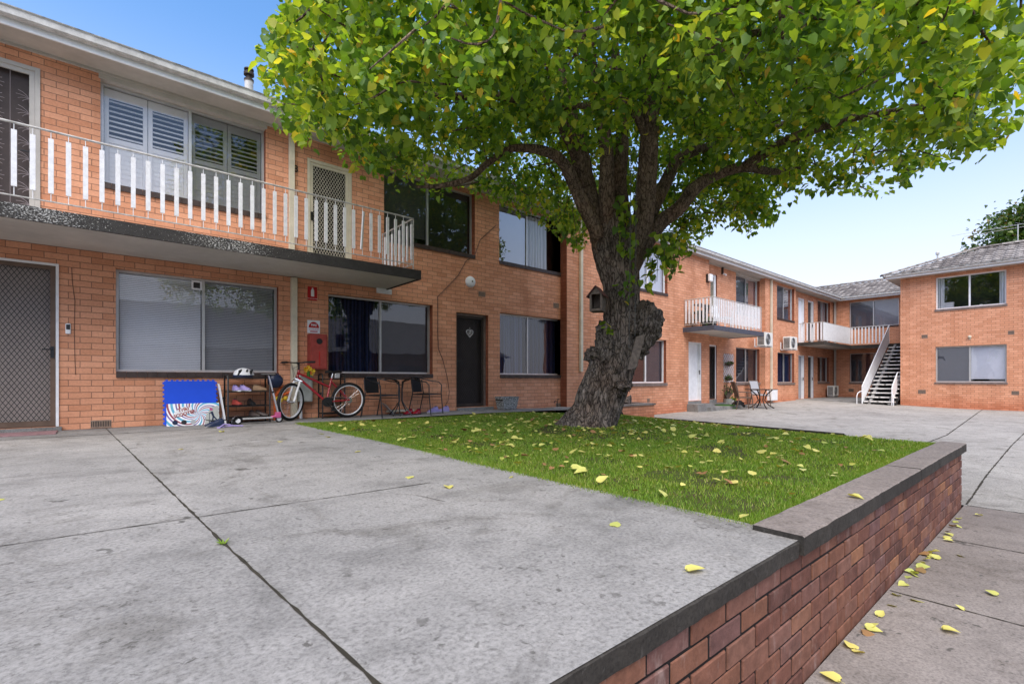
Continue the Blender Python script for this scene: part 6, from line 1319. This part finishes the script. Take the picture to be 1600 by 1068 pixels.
pathl = [(1452,828),(1465,805),(1490,815),(1483,830),(1470,838),(1488,845),(1440,860),(1448,867),(1455,864),(1437,872),(1446,866),(1425,880),(1432,886),(1420,892),(1428,898),(1410,890),(1413,900),(1438,893),(1415,912),(1498,867),(1402,930),(1425,936),(1350,973),(1352,980),(1347,987),(1373,962),(1395,946),(1320,1004),(1318,1008),(1337,1019),(1500,822),(1473,820),(1300,960),(1506,951),(1532,805),(1461,872),(1442,880)]
for i, (px, py) in enumerate(pathl):
    c = P(px,py,Z=-1.345); y_ = min(c.y,.74)
    drop(c.x,y_,-1.343,random.uniform(.042,.07),'yellow fallen leaf in the scatter along the foot of the low brick wall','leaves along the foot of the low wall', i % 7 == 3, tilt=.45)
nl = 0
while nl < 245:
    x, y = random.uniform(2.5,11.5), random.uniform(1.25,7.9)
    if nl % 5 < 2: x, y = random.gauss(4.9,1.6), random.gauss(4.2,1.3)
    if not (2.5 < x < 11.5 and 1.25 < y < 7.9) or math.hypot(x-TX,y-TY) < .5: continue
    if y < 1.0+(x-7)*.3: continue
    drop(x,y,float(zl(x,y))+.028,random.uniform(.055,.095),('dry brown' if nl % 8 == 0 else 'pale yellow')+' fallen leaf lying in the lawn grass','leaves scattered over the lawn', nl % 8 == 0, tilt=.5); nl += 1
for (px, py) in ((505,678),(515,683),(640,745),(700,760),(560,705),(800,745)):
    c = P(px,py,Z=-.70); drop(c.x,c.y,-.697,.07,'yellow leaf on the concrete along the near lawn edge','leaves along the near lawn edge')
for k in range(18): drop(random.uniform(2.5,3.6),random.uniform(8.78,8.96),G+.004,random.uniform(.04,.07),'dry leaf drifted against the wall behind the bicycle','dry leaves behind the bicycle', k % 2 == 0)
# small far litter in the grass, too many to count
n = 900; lx = RS.uniform(2.5,12.2,n); ly = RS.uniform(1.1,8.6,n); k_ = RS.rand(n) < .45; lx = np.where(k_, RS.normal(5.3,1.7,n), lx); ly = np.where(k_, RS.normal(4.6,1.5,n), ly)
g_ = (lx > 2.5)&(lx < 12.3)&(ly > lawn_bound(lx)+.06)&(ly < np.where(lx < 9.4, 7.9, 8.6))&(np.hypot(lx-TX,ly-TY) > .48); lx, ly = lx[g_], ly[g_]
cen = np.stack([lx,ly,zl(lx,ly)+.022],1); V, Fq = leaves(cen, RS.uniform(.03,.065,len(cen)), 0.0)
V[:,2] = np.repeat(cen[:,2],9)+(V[:,2]-np.repeat(cen[:,2],9))*.45+.004; hf = len(cen)*3//4*9
tag(np_mesh('leaf_litter', V[:hf], Fq[:len(cen)*3//4*4], M['fleaf']), 'small yellow leaf litter strewn through the lawn grass', 'leaf litter', kind='stuff')
tag(np_mesh('leaf_litter', V[hf:], Fq[len(cen)*3//4*4:]-hf, M['bleaf']), 'small brown leaf litter strewn through the lawn grass', 'leaf litter', kind='stuff')
# weed in the slab joint
c = P(349,850,Z=-.70); q = MB()
for k in range(16):
    a_ = random.uniform(0,6.28); l_ = random.uniform(.015,.04); e = Vector((l_*math.cos(a_),l_*math.sin(a_),random.uniform(.008,.025))); nn_ = Vector((-math.sin(a_),math.cos(a_),0))*.003; q.add([c-nn_,c+nn_,c+e*.6+nn_,c+e,c+e*.6-nn_], [(0,1,2,3,4)])
tag(q.build('weed_tuft', M['grass']), 'tiny green weed growing in the terrace joint', 'weed')
# ------------------------------------------------------------------ camera, sky, sun
cam = bpy.data.objects.new('camera', bpy.data.cameras.new('camera')); COL.objects.link(cam); SC.camera = cam
cam.rotation_euler = (R(90), 0, PHI-R(90)); cd = cam.data; cd.sensor_width = 36; cd.lens = 36*F/1600; cd.shift_y = (HY-534)/1600; cd.clip_start = .05; cd.clip_end = 2000
SUN_AZ, SUN_EL = R(228), R(56)          # direction towards the sun, measured from +X anticlockwise
wd_ = bpy.data.worlds.new('World'); SC.world = wd_; wd_.use_nodes = True; nt = wd_.node_tree; bg = nt.nodes['Background']
sky = nt.nodes.new('ShaderNodeTexSky'); sky.sky_type = 'NISHITA'; sky.sun_disc = False; sky.sun_elevation = SUN_EL; sky.sun_rotation = R(90)-SUN_AZ
sky.altitude = 0; sky.air_density = 1.0; sky.dust_density = 1.0; sky.ozone_density = 1.5
hs_ = nt.nodes.new('ShaderNodeHueSaturation'); hs_.inputs['Saturation'].default_value = 1.22; nt.links.new(sky.outputs[0], hs_.inputs['Color'])
tcw = nt.nodes.new('ShaderNodeTexCoord'); spw = nt.nodes.new('ShaderNodeSeparateXYZ'); nt.links.new(tcw.outputs['Generated'], spw.inputs[0])
rw_ = nt.nodes.new('ShaderNodeValToRGB'); el = rw_.color_ramp.elements; el[0].position = .02; el[0].color = (.9,.9,.9,1); el[1].position = .58; el[1].color = (0,0,0,1); rw_.color_ramp.interpolation = 'EASE'
nt.links.new(spw.outputs[2], rw_.inputs[0]); mxw = nt.nodes.new('ShaderNodeMix'); mxw.data_type = 'RGBA'; nt.links.new(rw_.outputs[0], mxw.inputs[0]); nt.links.new(hs_.outputs[0], mxw.inputs[6]); mxw.inputs[7].default_value = (3.25,3.15,3.6,1)
nt.links.new(mxw.outputs[2], bg.inputs[0]); bg.inputs[1].default_value = .15
sl_ = bpy.data.lights.new('sun', 'SUN'); sl_.energy = SUN_E if 'SUN_E' in globals() else 2.3; sl_.angle = R(65); sl_.color = (1,.90,.76); so = bpy.data.objects.new('sun', sl_); COL.objects.link(so)
d = Vector((math.cos(SUN_EL)*math.cos(SUN_AZ), math.cos(SUN_EL)*math.sin(SUN_AZ), math.sin(SUN_EL))); so.rotation_euler = d.to_track_quat('Z','Y').to_euler()
SC.view_settings.view_transform = 'Standard'; SC.view_settings.look = 'None'; SC.view_settings.gamma = 1; SC.view_settings.exposure = 1.12
SC.cycles.max_bounces = 8; SC.cycles.transparent_max_bounces = 12
